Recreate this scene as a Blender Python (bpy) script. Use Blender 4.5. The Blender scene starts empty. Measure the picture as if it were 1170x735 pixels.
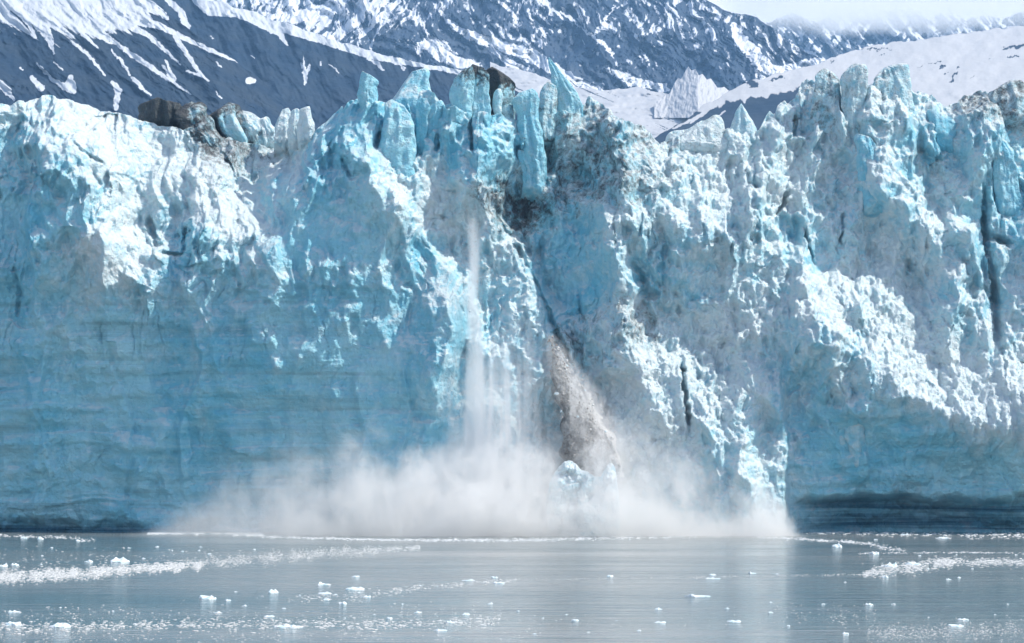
import bpy, math, random
import numpy as np
from mathutils import Vector
random.seed(7)
rng = np.random.default_rng(7)
SC = bpy.context.scene
COL = SC.collection

# ------------------------------------------------------------------ camera model
CAM_Z = 22.0        # eye height on the ship's deck, metres above the water
F = 4000.0          # focal length in pixels of a 1170-pixel-wide picture
HOR = 498.0         # picture row of the horizon
FACE = 800.0        # distance of the ice cliff's foot
M = FACE / F        # metres per pixel at the cliff

def at(px, row, y):
    return ((px - 585.0) / F * y, y, CAM_Z + (HOR - row) / F * y)

def on_water(px, row):
    y = CAM_Z * F / (row - HOR)
    return ((px - 585.0) / F * y, y)

# ------------------------------------------------------------------ noise
def h2(ix, iy, seed):
    a = (ix.astype(np.int64) * 374761393 + iy.astype(np.int64) * 668265263 + seed * 974634777) & 0xFFFFFFFF
    a = ((a ^ (a >> 13)) * 1274126177) & 0xFFFFFFFF
    a = ((a ^ (a >> 16)) * 2246822519) & 0xFFFFFFFF
    a = a ^ (a >> 15)
    return a.astype(np.float32) / np.float32(4294967296.0)

def pn(x, y, seed=0):
    x = np.asarray(x, np.float32); y = np.asarray(y, np.float32)
    ix = np.floor(x); iy = np.floor(y)
    fx = x - ix; fy = y - iy
    u = fx * fx * fx * (fx * (fx * 6 - 15) + 10); v = fy * fy * fy * (fy * (fy * 6 - 15) + 10)
    def g(a, b):
        t = h2(ix + a, iy + b, seed) * np.float32(6.2831853)
        return np.cos(t) * (fx - a) + np.sin(t) * (fy - b)
    n0 = g(0, 0) * (1 - u) + g(1, 0) * u
    n1 = g(0, 1) * (1 - u) + g(1, 1) * u
    return (n0 * (1 - v) + n1 * v) * 1.5

def fbm(x, y, seed=0, oct=4, gain=0.5):
    s = 0; a = 1.0; t = 0
    for i in range(oct):
        s = s + a * pn(x, y, seed + i * 17); t += a
        x = x * 2.03 + 5.1; y = y * 2.03 + 3.7; a *= gain
    return s / t

def ridged(x, y, seed=0, oct=4, gain=0.5):
    s = 0; a = 1.0; t = 0
    for i in range(oct):
        s = s + a * (1 - 2 * np.abs(pn(x, y, seed + i * 17))); t += a
        x = x * 2.07 + 5.1; y = y * 2.07 + 3.7; a *= gain
    return s / t

def facets(x, y, seed, tilt=0.9, s=1.1):
    """chiselled surface: the upper envelope of randomly tilted plates, one per jittered cell"""
    ix = np.floor(x); iy = np.floor(y)
    best = np.full(x.shape, -9, np.float32)
    for a in (-1, 0, 1):
        for b in (-1, 0, 1):
            cx = ix + a; cy = iy + b
            dx = x - (cx + h2(cx, cy, seed)); dy = y - (cy + h2(cx, cy, seed + 1))
            t = (h2(cx, cy, seed + 2) - 0.5) * 2 * tilt; q = (h2(cx, cy, seed + 3) - 0.5) * 2 * tilt
            val = h2(cx, cy, seed + 4) * 0.7 + t * dx + q * dy - s * (dx * dx + dy * dy)
            np.maximum(best, val, out=best)
    return best

def lumps(x, y, seed):
    """popcorn surface of crumbled ice: rounded heads of differing size"""
    ix = np.floor(x); iy = np.floor(y)
    best = np.zeros(x.shape, np.float32)
    for a in (-1, 0, 1):
        for b in (-1, 0, 1):
            cx = ix + a; cy = iy + b
            dx = x - (cx + h2(cx, cy, seed)); dy = y - (cy + h2(cx, cy, seed + 1))
            r = 0.35 + 0.6 * h2(cx, cy, seed + 2)
            val = np.sqrt(np.maximum(r * r - dx * dx - dy * dy, 0)) + 0.25 * (h2(cx, cy, seed + 3) - .5) * (r * r > dx * dx + dy * dy)
            np.maximum(best, val, out=best)
    return best

def sst(a, b, x):
    t = np.clip((x - a) / (b - a), 0, 1)
    return t * t * (3 - 2 * t)

def tps(pts, X, Y, smooth=0.0):
    P = np.array(pts, float); n = len(P); sc = 200.0
    U = lambda r2: np.where(r2 > 1e-9, 0.5 * r2 * np.log(np.maximum(r2, 1e-9)), 0)
    d2 = ((P[:, None, :2] - P[None, :, :2]) ** 2).sum(-1) / sc ** 2
    A = np.zeros((n + 3, n + 3)); A[:n, :n] = U(d2) + smooth * np.eye(n)
    A[:n, n] = 1; A[:n, n + 1:] = P[:, :2] / sc; A[n, :n] = 1; A[n + 1:, :n] = P[:, :2].T / sc
    w = np.linalg.solve(A, np.concatenate([P[:, 2], [0, 0, 0]]))
    xs = np.linspace(-80, 1260, 168); ys = np.linspace(0, 640, 81)
    GX, GY = np.meshgrid(xs, ys)
    Z = w[n] + w[n + 1] * GX / sc + w[n + 2] * GY / sc
    for i in range(n):
        Z += w[i] * U(((GX - P[i, 0]) ** 2 + (GY - P[i, 1]) ** 2) / sc ** 2)
    return bil(xs, ys, Z, X, Y)

def bil(xs, ys, Z, X, Y):
    fx = np.clip((X - xs[0]) / (xs[1] - xs[0]), 0, len(xs) - 1.001); fy = np.clip((Y - ys[0]) / (ys[1] - ys[0]), 0, len(ys) - 1.001)
    ix = fx.astype(int); iy = fy.astype(int); fx = fx - ix; fy = fy - iy
    fx = fx * fx * (3 - 2 * fx) * 0.3 + fx * 0.7; fy = fy * fy * (3 - 2 * fy) * 0.3 + fy * 0.7
    return ((Z[iy, ix] * (1 - fx) + Z[iy, ix + 1] * fx) * (1 - fy) + (Z[iy + 1, ix] * (1 - fx) + Z[iy + 1, ix + 1] * fx) * fy).astype(np.float32)

def seg_dist(X, Y, pts):
    """distance to a polyline, side (+ right of the travel direction on the picture) and position 0..1 along it"""
    best = np.full(X.shape, 1e9, np.float32); side = np.zeros(X.shape, np.float32); pos = np.zeros(X.shape, np.float32)
    L = [math.hypot(pts[i + 1][0] - pts[i][0], pts[i + 1][1] - pts[i][1]) for i in range(len(pts) - 1)]
    tot = sum(L); acc = 0
    for i in range(len(pts) - 1):
        x0, y0 = pts[i][:2]; x1, y1 = pts[i + 1][:2]
        ux, uy = (x1 - x0) / L[i], (y1 - y0) / L[i]
        t = np.clip((X - x0) * ux + (Y - y0) * uy, 0, L[i])
        dx = X - x0 - t * ux; dy = Y - y0 - t * uy
        d = np.sqrt(dx * dx + dy * dy)
        m = d < best
        best = np.where(m, d, best); side = np.where(m, np.sign(dx * uy - dy * ux), side); pos = np.where(m, (acc + t) / tot, pos)
        acc += L[i]
    return best, side, pos

def stroke(Z, X, Y, pts, h, w0, w1, p=1.0):
    """a ridge along a polyline: width w0 on the picture's left of it, w1 on its right (for lines drawn downwards)"""
    xs = [q[0] for q in pts]; ys = [q[1] for q in pts]; w = max(w0, w1)
    sel = (X > min(xs) - w) & (X < max(xs) + w) & (Y > min(ys) - w) & (Y < max(ys) + w)
    if not sel.any(): return
    d, s, pos = seg_dist(X[sel], Y[sel], pts)
    ww = np.where(s > 0, w1, w0)
    ends = np.minimum(1, np.minimum(pos, 1 - pos) * 6 + 0.15)
    Z[sel] += h * np.clip(1 - d / ww, 0, 1) ** p * ends

# ------------------------------------------------------------------ object helpers
def tag(o, label=None, cat=None, kind=None, group=None):
    if label: o['label'] = label
    if cat: o['category'] = cat
    if kind: o['kind'] = kind
    if group: o['group'] = group
    return o

def mesh_np(name, V, Fq, mat, smooth=True, attrs=None, parent=None):
    """V (n,3); Fq (m,4) or (m,3)"""
    me = bpy.data.meshes.new(name)
    V = np.ascontiguousarray(V, np.float32); Fq = np.ascontiguousarray(Fq, np.int32); k = Fq.shape[1]
    me.vertices.add(len(V)); me.vertices.foreach_set('co', V.ravel())
    me.loops.add(Fq.size); me.loops.foreach_set('vertex_index', Fq.ravel())
    me.polygons.add(len(Fq)); me.polygons.foreach_set('loop_start', np.arange(0, Fq.size, k, dtype=np.int32))
    me.polygons.foreach_set('use_smooth', np.full(len(Fq), smooth, bool))
    me.update(calc_edges=True); me.validate()
    for an, val in (attrs or {}).items():
        a = me.attributes.new(an, 'FLOAT', 'POINT'); a.data.foreach_set('value', np.ascontiguousarray(val, np.float32).ravel())
    if mat: me.materials.append(mat)
    o = bpy.data.objects.new(name, me); COL.objects.link(o)
    if parent: o.parent = parent
    return o

def grid_faces(nr, nc, wrap=False):
    r = np.arange(nr - 1)[:, None]; c = np.arange(nc if wrap else nc - 1)[None, :]
    c1 = (c + 1) % nc
    return np.stack([r * nc + c, r * nc + c1, (r + 1) * nc + c1, (r + 1) * nc + c], -1).reshape(-1, 4)

# ------------------------------------------------------------------ material helper
class NT:
    def __init__(s, name):
        s.m = bpy.data.materials.new(name); s.m.use_nodes = True
        s.t = s.m.node_tree; s.t.nodes.clear(); s.out = s.t.nodes.new('ShaderNodeOutputMaterial')
    def n(s, kind, **kw):
        nd = s.t.nodes.new(kind)
        for k, v in kw.items(): setattr(nd, k, v)
        return nd
    def put(s, sock, v):
        if hasattr(v, 'is_output') or hasattr(v, 'links'): s.t.links.new(v, sock)
        else:
            try: sock.default_value = v
            except Exception: sock.default_value = (*v, 1)
    def math(s, op, a, b=None, c=None, clamp=False):
        nd = s.n('ShaderNodeMath', operation=op, use_clamp=clamp); s.put(nd.inputs[0], a)
        if b is not None: s.put(nd.inputs[1], b)
        if c is not None: s.put(nd.inputs[2], c)
        return nd.outputs[0]
    def mix(s, f, a, b):
        nd = s.n('ShaderNodeMix', data_type='RGBA'); s.put(nd.inputs[0], f); s.put(nd.inputs[6], a); s.put(nd.inputs[7], b)
        return nd.outputs[2]
    def attr(s, name):
        return s.n('ShaderNodeAttribute', attribute_name=name).outputs['Fac']
    def coord(s, scale=(1, 1, 1), loc=(0, 0, 0), rot=(0, 0, 0)):
        tc = s.n('ShaderNodeTexCoord'); mp = s.n('ShaderNodeMapping'); s.t.links.new(tc.outputs['Object'], mp.inputs[0])
        mp.inputs['Scale'].default_value = scale; mp.inputs['Location'].default_value = loc; mp.inputs['Rotation'].default_value = rot
        return mp.outputs[0]
    def noise(s, vec, scale, detail=4, rough=0.55, dist=0.0):
        nd = s.n('ShaderNodeTexNoise'); s.t.links.new(vec, nd.inputs['Vector'])
        nd.inputs['Scale'].default_value = scale; nd.inputs['Detail'].default_value = detail
        nd.inputs['Roughness'].default_value = rough; nd.inputs['Distortion'].default_value = dist
        return nd.outputs[0]
    def ramp(s, v, a, b, lo=0.0, hi=1.0, smooth=True):
        nd = s.n('ShaderNodeMapRange', interpolation_type='SMOOTHSTEP' if smooth else 'LINEAR'); s.put(nd.inputs[0], v)
        nd.inputs[1].default_value = a; nd.inputs[2].default_value = b; nd.inputs[3].default_value = lo; nd.inputs[4].default_value = hi
        return nd.outputs[0]
    def curve(s, v, pts, x0, x1):
        mr = s.n('ShaderNodeMapRange'); s.put(mr.inputs[0], v); mr.inputs[1].default_value = x0; mr.inputs[2].default_value = x1
        nd = s.n('ShaderNodeFloatCurve'); s.t.links.new(mr.outputs[0], nd.inputs['Value']); c = nd.mapping.curves[0]
        P = [((x - x0) / (x1 - x0), y) for x, y in pts]
        c.points[0].location = P[0]; c.points[1].location = P[-1]
        for q in P[1:-1]: c.points.new(*q)
        for q in c.points: q.handle_type = 'AUTO_CLAMPED'
        nd.mapping.update()
        return nd.outputs[0]
    def bsdf(s, color, rough=0.6, normal=None, **kw):
        b = s.n('ShaderNodeBsdfPrincipled'); s.put(b.inputs['Base Color'], color); s.put(b.inputs['Roughness'], rough)
        if normal is not None: s.t.links.new(normal, b.inputs['Normal'])
        for k, v in kw.items(): s.put(b.inputs[k], v)
        s.t.links.new(b.outputs[0], s.out.inputs['Surface'])
        return b
    def bump(s, h, dist, strength=1.0):
        nd = s.n('ShaderNodeBump'); s.t.links.new(h, nd.inputs['Height']); nd.inputs['Distance'].default_value = dist; nd.inputs['Strength'].default_value = strength
        return nd.outputs[0]

def ice_material(name, blue=1.0):
    k = NT(name)
    co = k.coord()
    n_big = k.noise(k.coord((1, 1, .55)), 0.06, 5, 0.6, 0.3)
    n_mid = k.noise(co, 0.55, 5, 0.62)
    n_fine = k.noise(co, 2.2, 4, 0.65)
    crumble = k.attr('crumble'); dirt = k.attr('dirt'); strata = k.attr('strata')
    deep = k.mix(k.ramp(n_big, 0.28, 0.72), (0.16, 0.55, 0.735), (0.40, 0.74, 0.855))
    n_lay = k.noise(k.coord((.05, .05, .42)), 1.0, 6, .66, .5)
    deep = k.mix(k.math('MULTIPLY', k.ramp(n_lay, .42, .68), k.math('MULTIPLY', strata, .65)), deep, (0.42, 0.75, 0.86))
    deep = k.mix(k.ramp(n_mid, 0.45, 0.75, 0, 0.30), deep, (0.52, 0.82, 0.91))
    # layers of older, dirtier ice run nearly level across the wall
    warp = k.coord((0.0045, 0.0045, 0.30), rot=(0, math.radians(0.6), 0))
    band = k.ramp(k.noise(warp, 1.0, 6, 0.68, 0.5), 0.47, 0.66)
    band2 = k.ramp(k.noise(k.coord((0.010, 0.010, 0.9), (3, 2, 8)), 1.0, 4, 0.65, 0.4), 0.50, 0.70)
    patchy = k.ramp(k.noise(co, 0.045, 3, 0.55), 0.36, 0.58)
    bandf = k.math('MULTIPLY', k.math('MULTIPLY', k.math('MAXIMUM', band, k.math('MULTIPLY', band2, 0.6)), strata), patchy)
    deep = k.mix(k.math('MULTIPLY', bandf, 0.6), deep, (0.20, 0.36, 0.42))
    # loose, air-filled ice is white; it also gathers on ledges
    sep = k.n('ShaderNodeSeparateXYZ'); geo = k.n('ShaderNodeNewGeometry'); k.t.links.new(geo.outputs['Normal'], sep.inputs[0])
    ledge = k.ramp(sep.outputs[2], 0.25, 0.75, 0, 0.45)
    w = k.math('ADD', k.math('ADD', crumble, ledge), k.math('MULTIPLY', k.math('SUBTRACT', n_mid, 0.5), k.math('SUBTRACT', 1.2, k.math('MULTIPLY', strata, .8))))
    wf = k.ramp(w, 0.0, 1.0, 0, 0.95)
    col = k.mix(wf, deep, (0.75, 0.84, 0.865))
    # rock flour and grit frozen into the ice
    n_d = k.noise(co, 0.42, 8, 0.78, 0.2)
    df = k.ramp(k.math('ADD', dirt, k.math('MULTIPLY', k.math('SUBTRACT', n_d, 0.5), 1.9)), 0.26, 0.80, 0, 0.96)
    df = k.math('MULTIPLY', df, k.ramp(dirt, 0.02, 0.15))
    col = k.mix(df, col, k.mix(n_fine, (0.016, 0.018, 0.022), (0.075, 0.074, 0.074)))
    col = k.mix(k.math('MULTIPLY', k.attr('clear'), k.ramp(k.noise(k.coord((0.015, 0.015, 0.55), (3, 2, 5)), 1.0, 4, 0.65, 0.3), .35, .65, .97, .45)), col, (0.015, 0.085, 0.15))  # undercut shade painted into the ice as navy; the clear attribute is its mask
    speck = k.math('MULTIPLY', k.ramp(n_fine, 0.62, 0.74), k.ramp(k.math('ADD', crumble, dirt), 0.3, 0.9, 0, 0.35))
    col = k.mix(speck, col, (0.28, 0.29, 0.30))
    vo = k.n('ShaderNodeTexVoronoi'); vo.inputs['Scale'].default_value = 0.62
    wv = k.n('ShaderNodeVectorMath', operation='ADD'); nv_ = k.n('ShaderNodeTexNoise'); nv_.inputs['Scale'].default_value = .5; nv_.inputs['Detail'].default_value = 3
    k.t.links.new(co, nv_.inputs['Vector']); sc_ = k.n('ShaderNodeVectorMath', operation='SCALE'); sc_.inputs['Scale'].default_value = 2.2
    k.t.links.new(nv_.outputs['Color'], sc_.inputs[0]); k.t.links.new(co, wv.inputs[0]); k.t.links.new(sc_.outputs[0], wv.inputs[1]); k.t.links.new(wv.outputs[0], vo.inputs['Vector'])
    h = k.math('ADD', k.math('ADD', k.math('MULTIPLY', n_mid, 0.7), k.math('MULTIPLY', n_fine, 0.45)), k.math('MULTIPLY', vo.outputs['Distance'], -0.55))
    b = k.bsdf(col, 0.5, k.bump(h, 1.1, 1.0))
    b.inputs['Specular IOR Level'].default_value = 0.3
    b.subsurface_method = 'BURLEY'; b.inputs['Subsurface Weight'].default_value = 0.3; b.inputs['Subsurface Radius'].default_value = (0.25, 0.75, 1.0); b.inputs['Subsurface Scale'].default_value = 0.5
    return k.m

ICE = ice_material('glacier_ice')

def snow_rock(name, rock0, rock1, scale, snowc=(0.82, 0.84, 0.87)):
    k = NT(name)
    co = k.coord()
    n = k.noise(co, scale, 6, 0.65); n2 = k.noise(co, scale * 6, 5, 0.65)
    rock = k.mix(k.ramp(n, 0.35, 0.65), rock0, rock1)
    rock = k.mix(k.ramp(n2, 0.5, 0.75, 0, 0.5), rock, tuple(v * 1.8 for v in rock1))
    s = k.math('ADD', k.attr('snow'), k.math('MULTIPLY', k.math('SUBTRACT', n2, 0.5), 0.5))
    col = k.mix(k.ramp(s, 0.42, 0.60), rock, k.mix(n, snowc, tuple(v * 0.9 for v in snowc)))
    b = k.bsdf(col, 0.8, k.bump(k.math('ADD', n2, n), 1.2 / scale * 0.02, 0.6)); b.inputs['Specular IOR Level'].default_value = 0.15
    return k.m

# ================================================================== the glacier
glacier = bpy.data.objects.new('glacier', None); COL.objects.link(glacier); glacier.location = (0, FACE, 0)
tag(glacier, 'towering blue white glacier front calving into the grey water below snowy mountains', 'glacier')

CREST = [(-80, 118), (0, 116), (50, 104), (90, 112), (150, 130), (200, 140), (260, 152), (300, 162), (330, 154), (352, 150), (368, 138), (385, 122), (402, 106),
         (425, 112), (440, 112), (455, 104), (470, 100), (490, 106), (508, 118), (530, 124), (560, 132), (585, 138), (600, 142), (612, 138), (640, 126), (664, 122), (676, 108), (690, 116), (702, 124), (716, 124), (730, 134), (745, 146), (757, 160), (780, 153), (830, 150),
         (868, 148), (880, 138), (893, 122), (905, 110), (915, 104), (924, 98), (930, 90), (940, 82), (952, 84), (962, 84), (975, 80), (985, 86), (996, 88), (1010, 82), (1026, 84), (1042, 92), (1060, 92), (1085, 97), (1100, 106), (1120, 110), (1135, 102), (1150, 99), (1170, 104), (1260, 108)]
RELIEF = []
def rows(r, s):
    for t in s.split(): a, b = t.split(':'); RELIEF.append((float(a), r, float(b)))
rows(608, '-60:-8 0:-7 100:-5 200:-3 300:-1 400:2 490:6 560:10 600:10 640:5 700:9 760:12 800:15 865:13 890:9 915:5 945:2 1000:1 1100:1 1240:1')
rows(530, '-60:-5 0:-4 100:-2 200:0 300:3 400:6 490:10 545:6 580:8 620:6 640:2 700:6 690:8 740:11 800:10 865:8 890:6 915:4 945:2.5 1000:3 1100:4 1240:4')
rows(440, '-60:-4 0:-3 100:0 200:2 300:5 400:8 490:12 540:3 580:4 620:3 650:-2 690:0 740:1 790:1 850:2 885:3 920:2')
rows(350, '-60:-3 0:-2 80:2 170:5 230:3 300:5 400:8 460:9 510:10 545:-5 580:-4 610:-3 640:-7 680:-4 720:-6 760:-9 790:-7 850:-6 940:-4 1000:-13 1060:-16 1110:-14 1140:-16 1180:-8 1240:-8')
rows(270, '-60:-2 0:-1 60:3 100:6 140:1 185:-6 230:-3 275:-6 300:-5 330:3 370:5 400:6 450:6 480:2 530:-8 570:-10 610:-11 660:-6 700:-2 740:-5 790:-4 850:-9 900:-15 950:-15 1020:-16 1090:-15 1150:-21 1210:-14')
rows(200, '-60:-4 0:-3 60:0 105:3 150:-6 200:-11 250:-16 288:-22 312:-10 345:0 380:2 410:3 450:-2 500:-5 560:-8 610:-10 660:-13 720:-11 770:-14 830:-16 900:-17 960:-20 1000:-15 1040:-18 1070:-26 1120:-20 1160:-25 1230:-22')
rows(170, '-60:-4 0:-3 40:-2 80:0')
rows(150, '-60:-4 0:-4 50:-4 90:-7 150:-18 200:-22 260:-27 305:-32 335:-20 365:-7 385:-3 420:-3 460:-7 520:-9 580:-12 640:-17 700:-18 760:-24 830:-24 900:-25 960:-25 1020:-23 1080:-28 1130:-27 1220:-28')
rows(125, '-60:-7 0:-7 50:-12 90:-16')
rows(100, '-60:-17 0:-17 60:-20 150:-34 260:-40 330:-34 400:-9 440:-12 520:-14 600:-18 680:-26 760:-34 850:-34 920:-33 1000:-31 1080:-35 1200:-37')
rows(30, '0:-45 200:-48 400:-30 600:-36 800:-48 1000:-48 1200:-50')
RELIEF += [(700, 368, -1), (740, 372, -8), (770, 400, -6), (700, 420, 3), (740, 480, 6), (185, 372, 3), (150, 395, 4), (200, 405, 3), (215, 370, 2), (120, 360, 5), (260, 350, 3), (250, 320, 2), (900, 365, 0), (950, 395, 4), (1000, 430, 6), (1060, 472, 9), (1120, 489, 10), (1180, 494, 10), (1060, 505, 6), (1120, 522, 6), (1000, 490, 5), (1110, 430, 2), (1180, 430, 1)]
RIDGES = [([(950, 84), (945, 120), (938, 165)], 4, 14, 12), ([(976, 78), (972, 120), (975, 160)], 4.5, 9, 12), ([(1014, 82), (1000, 120), (1000, 155)], 5, 10, 24), ([(1030, 84), (1040, 120), (1046, 150)], 2, 14, 14),
          ([(905, 112), (900, 140), (893, 175)], 3.5, 14, 12), ([(924, 100), (918, 130), (912, 165)], 3, 9, 9), ([(1082, 100), (1085, 130), (1075, 165)], 4, 20, 16), ([(1120, 112), (1125, 140), (1120, 170)], 3.5, 18, 18), ([(1150, 100), (1155, 130), (1150, 180)], 4, 18, 18),
          ([(75, 140), (105, 210), (112, 260), (140, 295), (178, 326)], 4.5, 50, 30),
          ([(435, 205), (480, 270), (515, 320), (525, 350), (510, 400), (500, 480)], 5, 45, 18),
          ([(508, 335), (518, 370), (520, 440)], 3.5, 25, 12),
          ([(682, 225), (700, 290), (722, 340), (720, 395)], 5, 30, 18),
          ([(765, 230), (775, 280), (770, 335)], 3, 14, 12), ([(800, 215), (805, 250), (806, 300)], 4, 18, 14),
          ([(890, 340), (950, 385), (1000, 425), (1060, 470), (1120, 488), (1180, 494)], 4, 60, 26),
          ([(905, 130), (880, 200), (860, 260)], 4, 25, 30), ([(1060, 240), (1095, 330), (1075, 420)], 4, 30, 22), ([(1105, 240), (1130, 330), (1128, 420)], 5, 30, 10),
          ([(372, 140), (335, 230), (300, 330)], 3, 30, 30), ([(555, 235), (603, 297), (640, 378), (668, 455)], 5, 60, 10),
          ([(985, 150), (1010, 210), (1045, 260)], 5, 16, 35), ([(690, 365), (735, 430), (770, 520)], 3, 30, 40),
          ([(830, 420), (845, 500), (850, 600)], 3, 20, 20), ([(880, 430), (892, 520), (888, 600)], 4, 25, 12), ([(800, 470), (812, 540), (815, 608)], 2.5, 15, 15),
          ([(40, 130), (60, 260), (40, 420)], 2.5, 30, 40), 
          ([(28, 300), (60, 380), (40, 470), (70, 560)], 1.8, 34, 5), ([(120, 400), (150, 470), (140, 560), (150, 600)], 1.8, 40, 4), ([(215, 350), (235, 420), (205, 500), (215, 570)], 2.0, 5, 38),
          ([(270, 300), (290, 360), (285, 430)], 0.9, 4, 36), ([(345, 300), (352, 380), (330, 460), (338, 560)], 0.9, 5, 40), ([(410, 420), (420, 500), (400, 590)], 1.8, 5, 35), ([(460, 400), (470, 470), (455, 560)], 1.6, 30, 4),
          ([(975, 500), (990, 540), (960, 590)], 1.4, 30, 4), ([(1080, 515), (1065, 560), (1040, 600)], 1.6, 4, 40), ([(1130, 530), (1150, 570), (1140, 605)], 1.4, 34, 4), ([(60, 180), (30, 260), (50, 330)], 2.0, 6, 36), ([(350, 200), (330, 260)], 0.9, 5, 26), ([(390, 240), (372, 310), (380, 360)], 0.9, 5, 30)]
CRACKS = [([(536, 122), (539, 175)], 3, 5), ([(434, 148), (428, 170)], 4, 4), ([(501, 150), (497, 174)], 3, 4), ([(484, 130), (480, 178)], 2.5, 4),
          ([(779, 415), (780, 450), (785, 492)], 3.2, 5), ([(1143, 180), (1139, 260), (1146, 330), (1143, 400)], 5, 6), ([(924, 255), (930, 280), (935, 302)], 2.4, 3),
          ([(972, 240), (966, 282)], 2.0, 2.5), ([(15, 300), (22, 330), (20, 366)], 4, 2), ([(1138, 262), (1168, 276)], 6, 5), ([(165, 245), (172, 268), (184, 288)], 5, 4),
          ([(210, 255), (209, 290)], 3, 3), ([(184, 290), (212, 291)], 2.5, 3), ([(922, 120), (918, 152)], 3, 4), ([(959, 95), (955, 140)], 3, 4), ([(986, 90), (984, 150)], 3, 4), ([(908, 215), (898, 238), (890, 246)], 3, 4),
          ([(560, 240), (603, 302), (636, 380), (660, 440)], 4, 3), ([(120, 190), (96, 175), (80, 160)], 2.4, 2), ([(390, 180), (402, 205)], 3, 3), ([(660, 330), (668, 375)], 1.8, 1.5)]
# what the ice is like: crumbled, dirty, layered
KIND = [(0, 600, 0, 0, .9), (150, 600, 0, 0, .9), (0, 480, 0, 0, 1), (150, 480, 0, 0, 1), (300, 480, 0, 0, 1), (420, 440, .05, 0, .9), (0, 380, .05, 0, .7), (150, 390, .05, 0, .8),
        (300, 380, .05, 0, .8), (400, 350, .1, 0, .6), (450, 520, .1, 0, .8), (0, 250, .0, 0, .1), (60, 230, .05, 0, .0), (30, 150, .3, .05, 0), (130, 180, .65, .05, 0), (80, 112, .7, .22, 0), (20, 112, .6, .2, 0),
        (140, 130, .7, .1, 0), (200, 170, .75, .05, 0), (240, 220, .8, 0, 0), (260, 250, .8, 0, 0), (140, 285, .8, 0, 0), (225, 280, .05, 0, .1), (260, 160, .6, .55, 0), (230, 148, .5, .7, 0), (285, 170, .7, .35, 0), (310, 160, .7, .25, 0),
        (310, 220, .15, 0, 0), (370, 180, 0, 0, 0), (350, 260, .05, 0, .1), (400, 250, .1, 0, .1), (410, 150, 0, 0, 0), (470, 130, .1, 0, 0), (560, 170, .1, .05, 0), (470, 215, .6, .0, 0),
        (500, 240, .8, .05, 0), (545, 250, .8, .15, 0), (560, 240, .5, .55, 0), (480, 300, .25, 0, .1), (510, 380, .2, 0, .3), (550, 330, .4, 0, 0), (580, 300, .5, 0, 0), (570, 420, .5, 0, 0), (600, 400, .6, 0, 0),
        (630, 175, .4, .5, 0), (600, 205, .25, .35, 0), (600, 235, .3, .75, 0), (585, 225, .3, .65, 0), (650, 215, .3, .5, 0), (690, 180, .35, .5, 0), (715, 200, .45, .52, 0), (670, 200, .35, .48, 0), (735, 175, .5, .45, 0), (640, 260, .15, .22, 0), (660, 280, .15, .2, 0), (655, 330, .1, .05, 0),
        (700, 270, .6, .08, 0), (740, 320, .3, .0, 0), (700, 380, .5, .3, 0), (720, 375, .8, .5, 0), (640, 400, .4, .5, 0), (720, 440, .9, .05, 0), (740, 500, .9, .0, 0), (760, 190, .6, .3, 0), (790, 260, .55, .12, 0), (780, 330, .5, .06, 0), (830, 200, .8, .15, 0),
        (850, 300, .55, .08, 0), (830, 380, .9, .08, 0), (840, 450, .75, 0, 0), (830, 540, .5, 0, .1), (880, 500, .5, 0, .2), (900, 200, .75, .12, 0), (960, 140, .55, .3, 0), (1020, 120, .6, .25, 0), (1000, 180, .6, .05, 0), (1000, 220, .5, .08, 0),
        (1060, 150, .2, 0, 0), (1080, 120, .5, .25, 0), (1140, 110, .6, .5, 0), (1130, 150, .3, .1, 0), (1100, 200, .55, 0, 0), (1150, 220, .1, 0, 0), (1020, 300, .75, .06, 0), (920, 280, .3, .05, 0), (950, 350, .75, .1, 0), (900, 430, .35, .06, .2),
        (960, 420, .5, .05, .1), (1040, 400, .9, .03, 0), (1100, 450, .95, 0, 0), (1160, 470, .9, 0, 0), (1150, 380, .6, .05, 0), (1110, 350, .4, .1, .1), (940, 500, .05, 0, .9), (1040, 520, .05, 0, 1), (1140, 540, .0, 0, 1), (1000, 590, 0, 0, 1), (1150, 600, 0, 0, 1)]

def kind_field(X, Y):
    xs = np.linspace(-80, 1260, 270); ys = np.linspace(40, 620, 117)
    GX, GY = np.meshgrid(xs, ys); num = [0, 0, 0]; den = 0
    for q in KIND:
        w = 1 / (((GX - q[0]) ** 2 + (GY - q[1]) ** 2) + 60.0) ** 1.8
        den = den + w
        for i in range(3): num[i] = num[i] + w * q[2 + i]
    return [bil(xs, ys, n / den, X, Y) for n in num]

def macro(X, Y):
    P = tps(RELIEF, X, Y)
    for pts, h, a, b in RIDGES: stroke(P, X, Y, pts, h, a, b)
    return P

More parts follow.
